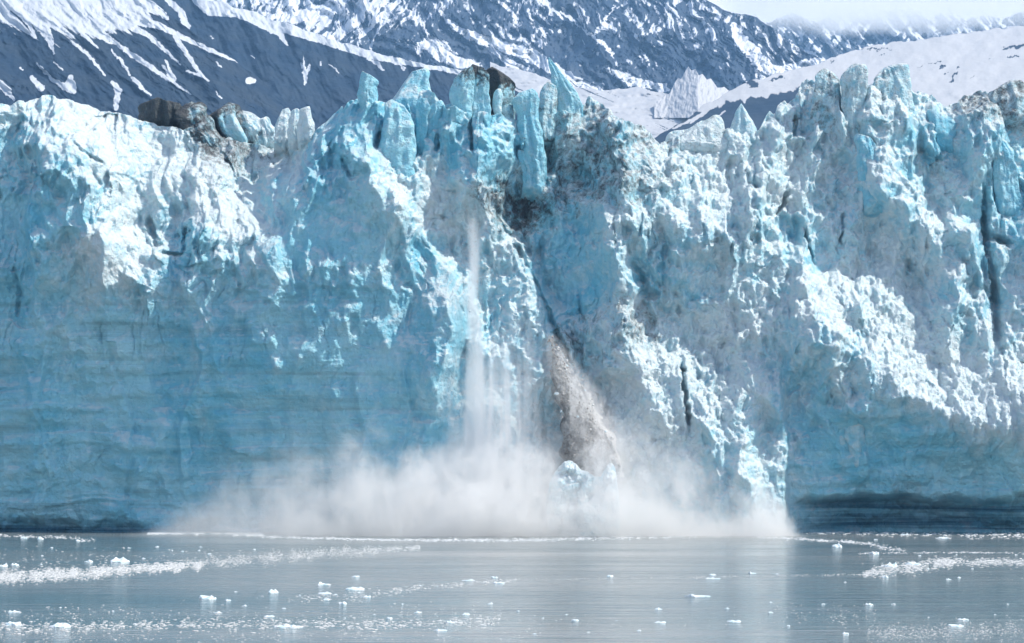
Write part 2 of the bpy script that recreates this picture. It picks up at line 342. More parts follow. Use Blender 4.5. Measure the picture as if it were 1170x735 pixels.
def build_cliff():
    nc, nv, nb = 1340, 500, 60
    cols = np.linspace(-70, 1250, nc).astype(np.float32)
    cr = np.array(CREST); top = np.interp(cols, cr[:, 0], cr[:, 1])
    jag = facets(cols / 26, cols * 0 + 3.3, 91, 1.4) * 9 + facets(cols / 9, cols * 0 + 1.3, 92, 1.6) * 5 + ridged(cols / 9, cols * 0, 5, 3) * 2.0
    jag = (jag - 5) * (0.45 + 0.55 * sst(360, 420, cols)) ; top = (top - jag).astype(np.float32)
    v = np.linspace(0, 1, nv).astype(np.float32)[:, None]
    X = np.repeat(cols[None, :], nv, 0); Y = 620 + (top[None, :] - 620) * v
    wx = fbm(X / 60, Y / 60, 11, 3) * 14; wy = fbm(X / 60, Y / 60, 23, 3) * 14
    c, d, s = kind_field(X + wx * 0.9, Y + wy * 0.9)
    c = np.clip(c + fbm(X / 22, Y / 30, 41, 3) * 0.45, 0, 1)
    P = macro(X + wx * 0.55, Y + wy * 0.55)
    Xw = X + wx + fbm(X / 17, Y / 17, 31, 2) * 4; Yw = Y + wy
    up = sst(470, 300, Y) * (X < 640) + sst(560, 420, Y) * (X >= 640)       # the lower wall is cleaner and smoother
    rough = np.clip(0.42 + 0.6 * up + 0.25 * c - 0.08 * s + 0.5 * fbm(X / 90, Y / 70, 19, 2), 0.5, 1.15)
    rough = rough * (1 - .4 * sst(290, 340, X) * sst(490, 440, X) * sst(170, 230, Y))
    # shell-shaped fractures meeting in sharp edges, and blocks between them
    P += (0.5 - facets(Xw / 78, Yw / 130, 101, 0.9, 0.95)) * 7.5 * (0.45 + 0.55 * rough)
    P += (0.5 - facets(Xw / 31, Yw / 66, 111, 1.0, 1.0)) * 4.6 * rough * (1 - .3 * sst(.5, .9, c))
    P += (facets(Xw / 40 + 3, Yw / 60, 151, 1.2, 0.9) - 0.5) * 2.4 * rough
    fine = rough * (1 - .55 * s) * (1 - .45 * sst(.45, .85, c)) * (0.55 + 0.9 * sst(-.25, .35, fbm(X / 70, Y / 60, 29, 3)))
    P += (0.5 - facets(Xw / 13, Yw / 28, 121, 1.0, 1.0)) * 2.2 * fine
    P += (facets(Xw / 10, Yw / 15, 171, 1.3, 1.0) - 0.5) * 1.0 * fine
    P += (0.5 - facets(X / 6.2 + wx / 6, Y / 11 + wy / 8, 131, 1.2)) * 1.15 * fine
    P += (facets(X / 3.6 + wx / 9, Y / 5.4, 135, 1.3) - 0.5) * 0.5 * fine
    flute = ridged(Xw / 20, Yw / 130, 51, 3)
    P += flute * 0.9 * (1 - s) * (0.3 + 0.7 * up)
    # layers standing a little proud of one another
    zb = Y + fbm(X / 160, Y / 90, 61, 3) * 16 + X * 0.012
    lay = pn(zb / 14, X / 500, 71) + 0.45 * pn(zb / 4.6, X / 220, 72) * sst(-.1, .3, fbm(X / 120, Y / 40, 73, 2))
    P += (np.tanh(lay * 2.5) * .42 + lay * .25) * s
    P += (facets((Xw + Y * .5) / 42, (Yw - X * .35) / 30, 141, 1.3) - .5) * 1.5 * s
    P += fbm(X / 34, Y / 22, 77, 4) * 1.1 * s
    # crumbled ice
    cl = lumps(Xw / 26, Yw / 28, 201) * 0.8 + facets(Xw / 15, Yw / 16, 205, 1.3) * 1.3 + lumps(Xw / 10, Yw / 11, 211) * 0.75 + facets(X / 6, Y / 6.5, 206, 1.3) * .8 + lumps(X / 5, Y / 5.3, 221) * 0.55 + fbm(X / 3, Y / 3, 231, 2) * 0.4
    left = sst(420, 330, X)
    CL = cl * .85 * sst(0.12, 0.75, c) * (1 - 0.6 * left)
    P += (facets((Xw - Y * .55) / 17, (Yw + X * .6) / 60, 161, 1.3) - .5) * 2.2 * left * sst(.2, .6, c)
    for pts, w, dep in CRACKS:
        q = np.zeros_like(P)
        stroke(q, X + fbm(X / 9, Y / 9, 5, 2) * 3, Y, pts, 1.0, w, w, 0.6); P -= q * dep
    cr1 = sst(.90, .985, 1 - np.abs(pn(Xw / 17, Yw / 95, 501)) * 2.2) * sst(.10, .45, pn(X / 50, Y / 60, 502)); cr2 = sst(.91, .985, 1 - np.abs(pn((Xw + Y * .5) / 60, (Yw - X * .3) / 22, 503)) * 2.2) * sst(.15, .5, pn(X / 60, Y / 50, 504))
    P -= (cr1 * .8 + cr2 * .5) * (1 - .5 * c) * (.4 + .6 * up)
    # wave-cut notch at the water; its mask also paints shade into the colour
    notch_shade = sst(562, 578, Y + fbm(X / 60, Y / 40, 9, 3) * 12) * sst(868, 960, X) + sst(588, 600, Y + fbm(X / 40, Y / 40, 9, 3) * 10 - X * .03) * sst(260, 140, X)
    notch = notch_shade * (sst(880, 930, X) * 5.0 + sst(190, 120, X) * 2.0)
    P -= notch
    x = (X - 585) * M; z = (608 - Y) * M; y = FACE - P
    y = y - CL * 0.75; z = z + CL * 0.45 * sst(600, 560, Y)
    # the top runs back from the crest as a broken surface
    t = (np.linspace(0, 1, nb + 1)[1:] ** 1.6).astype(np.float32)[:, None]
    XB = np.repeat(cols[None, :], nb, 0); TB = np.repeat(t * 190, nc, 1)
    br = (facets(XB / 30, TB / 8, 301, 1.3) - 0.4) * 6 + ridged(XB / 14, TB / 3, 311, 3) * 1.6
    fade = sst(0, 12, TB)
    yb = y[-1][None, :] + TB + 0 * br; zbk = z[-1][None, :] - TB * 0.10 + (br - 2.5) * fade * 0.8
    xb = (XB - 585) * M
    V = np.concatenate([np.stack([x, y - FACE, z], -1).reshape(-1, 3), np.stack([xb, yb - FACE, zbk], -1).reshape(-1, 3)])
    cb = np.full(XB.shape, .6); db = np.clip(0.15 + 0.4 * fbm(XB / 60, TB / 20, 3, 3), 0, 1); sb = XB * 0
    at_ = {'crumble': np.concatenate([c.ravel(), cb.ravel()]), 'dirt': np.concatenate([d.ravel(), db.ravel()]), 'strata': np.concatenate([s.ravel(), sb.ravel()]), 'clear': np.concatenate([notch_shade.ravel(), sb.ravel()])}
    return mesh_np('ice_cliff', V, grid_faces(nv + nb, nc), ICE, True, at_, glacier)
build_cliff()

def relief_at(px, row):
    return float(macro(np.array([[px]], np.float32), np.array([[row]], np.float32))[0, 0])

def serac(name, prof, set_off, crumble=0.25, dirt=0.0, strata=0.0, dirt_top=0.0, seed=0, depth=1.0, label=None, parent=glacier, P=None, dirt_left=0.0, rnd=0.35, material=None, y_mid=None, base_off=FACE):
    """an ice pillar: rows of (row, left, right) become a many-faced solid of that outline, as deep as it is wide"""
    r = np.random.default_rng(seed + 1000)
    b0 = prof[-1][0]; hw0 = (prof[-1][2] - prof[-1][1]) / 2; cb = (prof[-1][2] + prof[-1][1]) / 2; ext = 14 + hw0 * .8
    if parent is not None: prof = list(prof) + [(b0 + ext * .5, cb - hw0 * 1.0, cb + hw0 * 1.05), (b0 + ext, cb - hw0 * .7, cb + hw0 * .8)]
    rows_ = np.array([q[0] for q in prof], float); L = np.array([q[1] for q in prof], float); R = np.array([q[2] for q in prof], float)
    nz = max(24, int((rows_[-1] - rows_[0]) / 0.9)); nt = 84
    rr = np.linspace(rows_[0], rows_[-1], nz)
    l = np.interp(rr, rows_, L); q = np.interp(rr, rows_, R)
    l = l + fbm(rr / 26, rr * 0 + seed, 3, 2) * 3; q = q + fbm(rr / 26, rr * 0 + seed + .5, 13, 2) * 3
    cx = (l + q) / 2; hw = np.maximum((q - l) / 2, 0.4)
    th = np.linspace(0, 2 * np.pi, nt, endpoint=False)
    TH, RR = np.meshgrid(th, rr)
    rad = np.full(TH.shape, 9.0)
    npl = 5 if rnd < .5 else 7
    for i in range(npl):                                   # cleavage planes
        a = 2 * np.pi * (i + r.uniform(-.42, .42)) / npl; d0 = r.uniform(0.78, 1.05); sl = r.uniform(-0.35, 0.35)
        ca = np.cos(TH - a - (RR - rows_[0]) / (rows_[-1] - rows_[0]) * r.uniform(-.3, .3))
        d = d0 + sl * ((RR - rows_[0]) / (rows_[-1] - rows_[0]) - .5)
        rad = np.minimum(rad, np.where(ca > 0.12, d / np.maximum(ca, 0.12), 9.0))
    if rnd < .5:                                           # a sheer broken front
        ca = np.cos(TH + math.pi / 2 + r.uniform(-.35, .35)); rad = np.minimum(rad, np.where(ca > .12, r.uniform(.5, .72) / np.maximum(ca, .12), 9.0))
    rnd = rnd * .25 if rnd < .5 else rnd * .6; rad = np.minimum(rad, 1.45) * (1 - rnd) + rnd
    ex = rad * np.cos(TH); ey = rad * np.sin(TH)
    mx = ex.max(1, keepdims=True); mn = ex.min(1, keepdims=True)
    ex = (ex - mn) / (mx - mn) * 2 - 1
    X = cx[:, None] + ex * hw[:, None]; D = ey * hw[:, None] * depth
    u = TH / (2 * np.pi); 
    per = np.maximum(hw.mean() * 6.2, 10)
    Q = TH * 3.2
    k = 0
    for A, sg in ((np.cos(TH), 0), (np.sin(TH), 7)):          # two crossed projections keep the surface seamless round the pillar
        k = k + (.5 - facets(A * hw.mean() / 8 + seed + sg, RR / 48, 401 + seed + sg, 1.1, 1.0)) * 2.6 + (facets(A * hw.mean() / 5 + sg, RR / 26, 411 + seed + sg, 1.3) - .5) * 1.2 + (.5 - facets(A * hw.mean() / 3 + sg, RR / 15, 431 + seed + sg, 1.2)) * .9 + fbm(A * hw.mean() / 2.5 + sg, RR / 5, 7, 3) * 0.3
    k = (k + (facets(X / 4.5 + sg, RR / 6.5, 441 + seed, 1.3) - .5) * .9) * np.clip(hw[:, None] / 9, .3, 1.25) * (1.5 if 'dirty' in name else .95)
    if crumble > 0.45: k = k + lumps(X / 6, RR / 6, 421 + seed) * 2.2 * (crumble - .3)
    nx, ny = np.cos(TH), np.sin(TH)
    X = X + nx * k * 0.7; D = D + ny * k * 1.1
    if P is None: P = relief_at(cb, b0) + 0.9 + set_off * .3 - (hw0 * depth + 1.0) * M
    y = (FACE - P) if y_mid is None else y_mid
    T = (RR - rows_[0]) / (b0 - rows_[0])
    if hw[0] > 0.8: X = cx[:, None] + (X - cx[:, None]) * (1 + .35 * sst(.3, 0, T))      # broken-off, not pointed, tops
    RR = RR + (ex * r.choice((-1, 1)) * r.uniform(.25, .9) * hw[:, None] * sst(.30, 0, T) if hw[0] > 1.6 else 0)
    RR = RR + (ey * r.uniform(-.5, .9) * hw[:, None] * sst(.35, 0, (RR - rows_[0]) / (rows_[-1] - rows_[0])))
    mm = y / F
    wx = (X - 585) * mm; wy = y + D * mm + ((sst(b0 - 4, b0 + ext, RR) ** 1.2) * (3.5 + hw0 * .35) if parent is not None else 0); wz = CAM_Z + (HOR - RR - k * 0.3) * mm
    tipx = wx[0].mean(); tip = np.array([[tipx, wy[0].mean(), wz[0].mean() + 0.1]])
    V = np.concatenate([np.stack([wx, wy, wz], -1).reshape(-1, 3), np.repeat(tip, nt, 0)])
    faces = grid_faces(nz, nt, True)[:, ::-1]
    i = np.arange(nt); capf = np.stack([nz * nt + i, nz * nt + (i + 1) % nt, (i + 1) % nt, i], -1)[:, ::-1]
    t = (RR - rows_[0]) / (rows_[-1] - rows_[0])
    cA = np.clip(crumble + 0.3 * fbm(X / 8, RR / 10, 55 + seed, 3), 0, 1)
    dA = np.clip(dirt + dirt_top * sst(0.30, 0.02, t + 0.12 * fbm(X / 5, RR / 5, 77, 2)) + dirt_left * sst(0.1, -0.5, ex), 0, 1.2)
    pad = lambda A: np.concatenate([A.ravel(), np.repeat(A[0].mean(), nt)])
    o = mesh_np(name, V - np.array([0, base_off, 0]), np.concatenate([faces, capf]), material or ICE, True,
                {'crumble': pad(cA), 'dirt': pad(dA), 'strata': pad(np.full(TH.shape, strata))}, parent)
    if label: o['label'] = label
    return o

S = serac
# left shoulder: grit-covered blocks on the crest and three pale teeth
S('dirty_block', [(119, 170, 192), (123, 163, 203), (130, 159, 210), (140, 162, 213)], 0, .2, .95, seed=1, rnd=.1, label='long black grit covered block on the left crest')
S('dirty_block', [(121, 206, 226), (126, 201, 234), (136, 199, 237), (148, 204, 238)], 1, .3, .6, dirt_left=.5, seed=2, rnd=.1)
S('dirty_block', [(123, 245, 262), (127, 236, 271), (134, 230, 278), (148, 232, 286), (160, 246, 288)], 2, .35, .1, dirt_left=1.1, dirt_top=.6, seed=3, rnd=.1, label='large grey block with a black left face')
S('dirty_block', [(128, 270, 284), (138, 264, 296), (150, 266, 304), (164, 274, 310)], 2, .5, .35, dirt_left=.4, seed=4, rnd=.1)
S('dirty_block', [(140, 214, 232), (146, 208, 244), (158, 212, 256), (170, 222, 262)], 3, .4, .62, seed=5, rnd=.1)
S('dirty_block', [(160, 248, 262), (166, 240, 272), (176, 244, 276)], 3, .5, .55, seed=6, rnd=.1)
S('dirty_block', [(136, 292, 300), (146, 286, 312), (160, 286, 318)], 1, .6, .3, seed=104, rnd=.1)
S('serac', [(124, 322, 328), (134, 317, 334), (150, 314, 338), (160, 312, 340)], 1, .75, seed=6)
S('serac', [(125, 333, 340), (136, 330, 344), (150, 328, 346), (160, 328, 348)], 0, .75, seed=7)
S('serac', [(122, 345, 350), (132, 341, 354), (142, 340, 357), (158, 340, 358)], -1, .8, seed=8)
# the central pillars
S('serac', [(86, 417, 430), (95, 411, 431), (108, 407, 431), (120, 412, 429), (132, 416, 427)], 3, .1, seed=9, label='leaning blue blade at the left end of the central pillars', rnd=.15, depth=.8)
S('serac', [(79, 472, 485), (88, 466, 490), (100, 458, 492), (115, 446, 500), (132, 448, 508)], 0, .2, seed=11, rnd=.6, label='rounded pale blue knob')
S('serac', [(117, 449, 461), (124, 443, 466), (140, 438, 473), (165, 434, 476), (188, 431, 475), (212, 430, 472)], 5, .12, seed=13, rnd=.55, label='broad rounded blue pillar')
S('serac', [(113, 479, 487), (122, 475, 490), (150, 474, 488), (178, 476, 485)], 4, .12, seed=14)
S('serac', [(119, 492, 502), (128, 487, 507), (150, 483, 504), (180, 482, 498)], 4, .1, seed=15, rnd=.15)
S('serac', [(118, 510, 520), (128, 505, 524), (150, 502, 532), (178, 503, 536)], 5, .1, seed=16, rnd=.2)
S('serac', [(78, 529, 540), (86, 522, 541), (98, 516, 541), (110, 514, 538), (150, 520, 536), (180, 522, 536)], 3, .12, dirt_top=.55, seed=17, rnd=.15, label='tall blue pillar with a black capped top')
S('serac', [(75, 541, 551), (82, 538, 556), (96, 538, 558), (130, 539, 560), (182, 538, 561)], 4, .12, dirt_top=.75, seed=18, rnd=.15)
S('serac', [(80, 561, 572), (86, 557, 582), (92, 556, 588), (110, 556, 589), (128, 558, 588), (150, 560, 588)], 1, .2, .42, dirt_top=.85, dirt_left=.6, seed=19, label='arched pillar coated in black grit')
S('serac', [(103, 566, 570), (112, 563, 574), (124, 563, 573), (140, 566, 570)], 6, .4, seed=20, rnd=.5)
S('serac', [(105, 594, 608), (112, 589, 613), (140, 590, 618), (170, 593, 622), (200, 598, 626)], 5, .1, dirt_top=.12, seed=21, rnd=.3, label='square shouldered blue pillar beside the arched one')
S('serac', [(95, 627, 634), (108, 618, 637), (130, 611, 639), (156, 610, 640)], 2, .4, .38, seed=22)
S('serac', [(65, 626.5, 628.5), (72, 627, 634), (82, 629, 642), (94, 632, 652), (106, 634, 663), (122, 636, 669), (150, 638, 670)], -1, .15, .06, seed=24, rnd=.12, depth=.5, label='tall sharp fin, the highest spire of the glacier')
S('serac', [(175, 596, 612), (185, 594, 618), (198, 596, 620), (214, 598, 622)], 5, .2, .1, seed=31, rnd=.4)
# the saddle
S('serac', [(118, 847, 850), (126, 842, 855), (138, 837, 862), (152, 833, 867), (162, 830, 872)], 0, .55, .04, seed=34, rnd=.3, label='lone pale pyramid standing in the saddle')
S('serac', [(144, 782, 812), (149, 770, 826), (156, 764, 834), (170, 764, 836)], 1, .75, .25, seed=35, rnd=.5, depth=.4)
# right massif
S('serac', [(80, 944, 952), (90, 936, 960), (110, 930, 964), (150, 926, 966)], 2, .5, .42, seed=38, rnd=.15, label='grey brown streaked tower of the right massif')
S('serac', [(73, 973, 977), (80, 967, 984), (95, 964, 990), (120, 962, 988), (160, 962, 992)], 2, .55, .28, seed=39, rnd=.15)
S('serac', [(77, 1010, 1018), (84, 1003, 1030), (100, 996, 1040), (125, 992, 1046), (152, 994, 1050)], 3, .5, .16, dirt_left=.3, seed=41, rnd=.2, label='broad pale tower, widest on the right massif')
S('serac', [(132, 1068, 1090), (140, 1062, 1098), (152, 1060, 1098), (168, 1064, 1096)], 6, .1, seed=46, rnd=.7, label='smooth blue boulder of ice set in the hollow')
S('serac', [(97, 1142, 1156), (103, 1132, 1168), (116, 1126, 1180), (134, 1122, 1186)], 1, .5, .5, seed=47, rnd=.6)
S('serac', [(158, 1138, 1150), (166, 1134, 1158), (200, 1136, 1166), (240, 1138, 1170)], 6, .15, seed=49, rnd=.4)
S('serac', [(154, 982, 992), (162, 978, 998), (180, 979, 1006), (205, 982, 1020), (235, 984, 1040)], 5, .22, seed=50, rnd=.2, depth=.8, label='blue pinnacle jutting from the right slope')
# columns standing out of the lower wall
S('ice_column', [(476, 968, 980), (484, 965, 988), (500, 966, 988), (522, 972, 986), (534, 975, 983)], 1.0, .4, seed=80, rnd=.5, label='knobbly pale column on the shaded lower right wall')
S('ice_column', [(495, 955, 962), (503, 952, 968), (520, 956, 968), (530, 960, 966)], 1.0, .4, seed=81, rnd=.5)

# ================================================================== mountains
def mountain(name, label, pxs, rowsr, dist, lean, mat, snow_f, relief_f, step=1.0, cat='mountain', crest=None):
    """terrain sheet: foot at dist, climbing and receding towards the crest, then falling away behind"""
    xs = np.arange(pxs[0], pxs[1] + step, step).astype(np.float32)
    nr = int((rowsr[1] - rowsr[0]) / step)
    v = np.linspace(0, 1, nr).astype(np.float32)[:, None]
    top = np.interp(xs, [c[0] for c in crest], [c[1] for c in crest]).astype(np.float32) if crest else np.full(xs.shape, rowsr[0], np.float32)
    top = top + fbm(xs / 22, xs * 0 + dist / 977., 5, 4) * 5
    X = np.repeat(xs[None], nr, 0); Y = rowsr[1] + (top[None] - rowsr[1]) * v
    y = dist + (rowsr[1] - Y) * lean + relief_f(X, Y)
    s = snow_f(X, Y)
    x = (X - 585) / F * y; z = CAM_Z + (HOR - Y) / F * y
    # back side
    t = np.linspace(0, 1, 13)[1:][:, None].astype(np.float32)
    yb = y[-1][None] + t * 900; xb = np.repeat(x[-1][None], 12, 0); zb = z[-1][None] - t * 700 * (0.8 + 0.4 * pn(xb / 300, yb / 300, 9))
    V = np.concatenate([np.stack([x, y, z], -1).reshape(-1, 3), np.stack([xb, yb, np.maximum(zb, 0.5)], -1).reshape(-1, 3)])
    o = mesh_np(name, V, grid_faces(nr + 12, len(xs)), mat, True, {'snow': np.concatenate([s.ravel(), np.full(xb.size, .7)])})
    tag(o, label, cat, 'structure')
    return o

def streak_field(X, Y, lines, noise_amp=2.0):
    wx = X + fbm(X / 8, Y / 8, 3, 5, .65) * noise_amp * 3; wy = Y + fbm(X / 8, Y / 8, 8, 5, .65) * noise_amp * 2
    s = np.zeros_like(X)
    for pts in lines:                                   # (px, row, half-width)
        xs = [p[0] for p in pts]; ys = [p[1] for p in pts]
        sel = (X > min(xs) - 22) & (X < max(xs) + 22) & (Y > min(ys) - 22) & (Y < max(ys) + 22)
        if not sel.any(): continue
        d, _, pos = seg_dist(wx[sel], wy[sel], pts)
        cum = np.cumsum([0] + [math.hypot(pts[i + 1][0] - pts[i][0], pts[i + 1][1] - pts[i][1]) for i in range(len(pts) - 1)])
        w = np.interp(pos, cum / cum[-1], [p[2] for p in pts])
        s[sel] = np.maximum(s[sel], np.clip(0.5 + (w - d) * 0.30, 0, 1))
    return s

def dirn(X, Y, ang, a, b, seed, oct=4, gain=.55):
    """noise drawn out along a direction on the slope (degrees below the horizontal, running right)"""
    c, s_ = math.cos(math.radians(ang)), math.sin(math.radians(ang))
    return fbm((X * c + Y * s_) / a, (-X * s_ + Y * c) / b, seed, oct, gain)

ROCK_NEAR = snow_rock('dark_rock_and_snow', (0.014, 0.034, 0.066), (0.030, 0.048, 0.072), 0.012, (0.60, 0.64, 0.68))
ROCK_FAR = snow_rock('grey_rock_and_snow', (0.030, 0.052, 0.088), (0.06, 0.08, 0.11), 0.006, (0.72, 0.75, 0.79))
SNOWY = snow_rock('old_snow', (0.016, 0.034, 0.062), (0.032, 0.05, 0.075), 0.008, (0.54, 0.55, 0.565))

LINES_A = [[(33, 5, 9), (46, 28, 8), (56, 44, 4), (60, 60, 1)], [(50, -4, 5), (80, 24, 5), (110, 54, 1)], [(70, 0, 6), (96, 30, 5), (126, 49, 1)], [(82, 48, 1.5), (98, 60, 2), (119, 85, 1)],
           [(40, 71, 1), (58, 90, 2), (80, 102, 4)], [(72, 100, 3), (79, 88, 3), (83, 104, 3)], [(126, 56, 1), (138, 70, 2), (148, 85, 1)], [(150, 88, 2), (160, 98, 2.6), (171, 109, .8)],
           [(100, 22, 4), (130, 48, 2.5), (155, 65, 3), (180, 82, 2.6), (217, 107, .8)], [(188, 68, 1), (193, 80, 2), (198, 90, 2.6)], [(184, 74, 1), (194, 88, 2)],
           [(115, 4, 9), (150, 20, 7), (180, 28, 4), (205, 40, 3.2), (240, 57, 2.2), (272, 70, .8)], [(198, 40, 3), (212, 60, 2.6), (225, 80, 2), (238, 92, .8)], [(138, 24, 5), (168, 39, 3), (186, 55, 2.4), (205, 73, .6)],
           [(128, 93, 2.5), (134, 104, 4), (131, 118, 3), (131, 124, 2)], [(35, 88, 2.5), (46, 100, 4)], [(-4, 92, 3), (6, 102, 4.5), (15, 114, 1)], [(213, 80, .7), (224, 84, 1.6), (238, 91, .6)], [(284, 91, 4.5), (290, 92, 2.5)],
           [(60, 70, .6), (70, 79, 1)], [(0, 8, 7), (8, 22, 5), (14, 26, 1)], [(16, 6, 3), (30, 25, 3), (40, 42, 1)], [(20, 75, .8), (24, 79, .8)], [(160, 0, 8), (178, 8, 5), (190, 20, 2)], [(246, 70, 1), (252, 76, 1)], [(246, 104, .6), (252, 112, 1)]]
def snow_a(X, Y):
    s = streak_field(X, Y, LINES_A, 1.2)
    f = dirn(X, Y, 40, 70, 7, 15) + 0.35 * dirn(X, Y, 40, 30, 4, 35)
    edge = np.interp(X, [0, 40, 90, 130, 170, 230], [26, 34, 44, 38, 22, -8])
    s = np.maximum(s, np.clip(0.5 + f * 1.1 + (edge - Y) * 0.022 - 0.10, 0, 1) * (Y < edge + 30))
    return s
mountain('mountain_slope', 'dark blue near mountain slope with diagonal snow streaks, above the left crest', (-90, 400), (-80, 250), 3300, 5.2, ROCK_NEAR, snow_a,
         lambda X, Y: dirn(X, Y + fbm(X / 60, Y / 60, 3, 3) * 25, 40, 190, 40, 81, 4) * 80 + dirn(X, Y + fbm(X / 30, Y / 30, 3, 3) * 12, 43, 60, 9, 82, 3) * 12 + fbm(X / 9, Y / 9, 4, 4) * 10 + np.maximum(X - 250, 0) * 3,
         step=.6, crest=[(-90, -80), (60, -50), (150, -12), (172, 0), (200, 20), (235, 50), (268, 68), (300, 92), (345, 128), (400, 175)])
LINES_B = [[(224, -4, 7), (240, 8, 9), (270, 10, 9), (300, 22, 8), (335, 34, 6), (370, 45, 5), (410, 58, 5), (450, 68, 4), (490, 75, 3), (530, 82, 3)], [(300, 24, 8), (318, 36, 4), (327, 50, 1.5)], [(330, 36, 3), (350, 38, 2)],
           [(343, 71, .8), (349, 84, 3), (348, 96, .8)], [(346, 63, .5), (348, 80, 1.6)], [(353, 73, .8), (350, 84, 2)], [(375, 73, .8), (387, 82, .8)], [(365, 70, .6), (366, 73, 1.6)], [(420, 66, 1), (432, 72, 3), (438, 79, 1)], [(286, 62, .4), (290, 66, .8)],
           [(190, -2, 3), (205, 12, 4), (212, 30, 4), (206, 40, 1)], [(360, 42, 1), (372, 50, 1)], [(455, 70, 1), (462, 78, 2)], [(240, 40, .6), (243, 43, .6)]]
mountain('mountain_ridge', 'dark blue ridge with a snow bench along its top, behind the streaked slope', (150, 640), (-40, 230), 4600, 5.0, ROCK_NEAR, lambda X, Y: streak_field(X, Y, LINES_B, 1.2),
         lambda X, Y: dirn(X, Y + fbm(X / 50, Y / 50, 3, 3) * 22, 58, 120, 40, 87, 4) * 70 + dirn(X, Y, 62, 50, 9, 88, 3) * 9 + fbm(X / 8, Y / 8, 6, 4) * 9,
         step=.7, crest=[(150, -40), (200, -20), (228, -6), (262, 4), (300, 17), (340, 30), (372, 41), (410, 54), (450, 65), (490, 73), (530, 80), (580, 100), (640, 125)])
LINES_C = [[(478, 52, 3), (490, 48, 9), (505, 58, 12), (520, 70, 7), (545, 74, 4)], [(520, 30, 1), (545, 40, 4), (575, 52, 6), (605, 62, 8), (632, 78, 7), (655, 92, 7), (690, 108, 5)], [(500, 10, 1), (520, 32, 2), (555, 50, 3)], [(560, 55, 3), (590, 75, 4), (620, 92, 5)],
           [(640, 12, .8), (665, 30, 1.4), (682, 44, 2), (688, 50, 2)], [(704, 4, 1), (690, 24, 1), (680, 36, 2)], [(838, 28, 4), (848, 46, 8), (866, 66, 9), (886, 82, 7), (905, 78, 6), (940, 68, 4)], [(570, 0, 1), (588, 16, 1.4), (594, 30, .6)],
           [(440, -10, 4), (420, 10, 4), (400, 28, 5), (380, 44, 6)], [(455, 0, 3), (430, 22, 3), (412, 40, 3)], [(395, -5, 5), (365, 12, 6), (330, 20, 8)], [(470, 100, 6), (560, 96, 5), (640, 112, 9)], [(700, 62, 1), (688, 46, 2)], [(735, 60, 1), (740, 68, 1)], [(695, 78, 3), (720, 92, 5), (760, 100, 5)]]
def snow_c(X, Y):
    s = streak_field(X, Y, LINES_C, 2.2)
    ang = np.where(X < 470, 128, 52)
    wx = X + fbm(X / 50, Y / 50, 2, 3) * 11; wy = Y + fbm(X / 50, Y / 50, 4, 3) * 11; bl = sst(440, 520, X + wy * .3)
    f = (1 - bl) * dirn(wx, wy, 125, 34, 7, 15) + bl * dirn(wx, wy, 48, 36, 8, 18) + 0.6 * dirn(wx, wy, 112, 20, 5, 45) + 0.40 * ridged(wx / 16, wy / 20, 71, 4) - .18 + 0.6 * dirn(wx, wy, 70, 26, 4, 77, 4) + 0.12 * fbm(X / 3.4, Y / 3.4, 79, 2) + 0.5 * fbm(X / 70, Y / 40, 75, 2)
    bias = np.interp(Y, [0, 30, 60, 90, 120], [0.02, -0.03, -0.10, -0.22, -0.3]) + np.interp(X, [300, 400, 480, 560, 700, 780, 830, 900], [.16, .08, .0, -.08, -.11, -.08, .0, .0])
    return np.maximum(s, np.clip(0.38 + f * 0.75 + bias, 0, 1))
mountain('snowy_mountain', 'large rock and snow mountain filling the middle background behind the glacier', (230, 1010), (-70, 190), 6900, 8.0, ROCK_FAR, snow_c,
         lambda X, Y: dirn(X + fbm(X / 50, Y / 50, 2, 3) * 30, Y, 55, 120, 30, 93, 5) * 190 + dirn(X, Y + fbm(X / 40, Y / 40, 6, 3) * 20, 118, 60, 16, 97, 4) * 90 + fbm(X / 9, Y / 9, 8, 4) * 40,
         step=.7, crest=[(230, -70), (600, -65), (740, -40), (800, -6), (818, 4), (832, 12), (850, 14), (866, 19), (878, 28), (890, 36), (905, 48), (925, 60), (945, 70), (1010, 110)])
def snow_d(X, Y):
    f = dirn(X, Y, 50, 30, 10, 15) + 0.8 * dirn(X, Y, 125, 24, 9, 19) + .5 * fbm(X / 8, Y / 8, 4, 3)
    return np.clip(0.54 + f * 1.2 + np.interp(Y, [10, 25, 45, 70], [.35, .06, -.03, .0]) , 0, 1)
mountain('far_peak', 'hazy far peaks under the cloud at upper right', (800, 1270), (0, 130), 11300, 9.0, ROCK_FAR, snow_d,
         lambda X, Y: dirn(X, Y, 50, 50, 12, 193, 5) * 260 + fbm(X / 6, Y / 6, 8, 3) * 40,
         crest=[(800, 30), (850, 22), (880, 24), (905, 14), (935, 24), (960, 8), (985, 20), (1010, 12), (1040, 10), (1062, 22), (1085, 8), (1105, 24), (1125, 14), (1150, 22), (1180, 10), (1270, 18)])
LINES_E = [[(985, 56, .2), (1000, 54, 1.0), (1030, 56, .3)], [(1068, 80, .3), (1082, 74, 1.0)], [(1088, 92, 1.4), (1092, 86, 1.6), (1097, 80, .6)], [(1094, 78, .8), (1100, 73, .4)], [(1058, 72, .2), (1074, 70, .6)], [(1150, 54, 1.4), (1168, 52, 1.8), (1180, 50, 1)], [(1152, 63, .8), (1166, 64, 1)], [(950, 70, 1), (954, 70, 1)],
           [(882, 90, 1), (895, 88, 1.6)], [(858, 95, 3), (866, 96, 3)], [(1110, 88, .4), (1120, 84, .3)], [(1045, 79, .2), (1056, 73, .5)], [(1128, 68, .2), (1140, 66, .5)], [(1000, 63, .2), (1014, 61, .5)], [(1078, 84, .3), (1084, 82, .8)], [(1064, 76, .4), (1070, 73, .3)]]
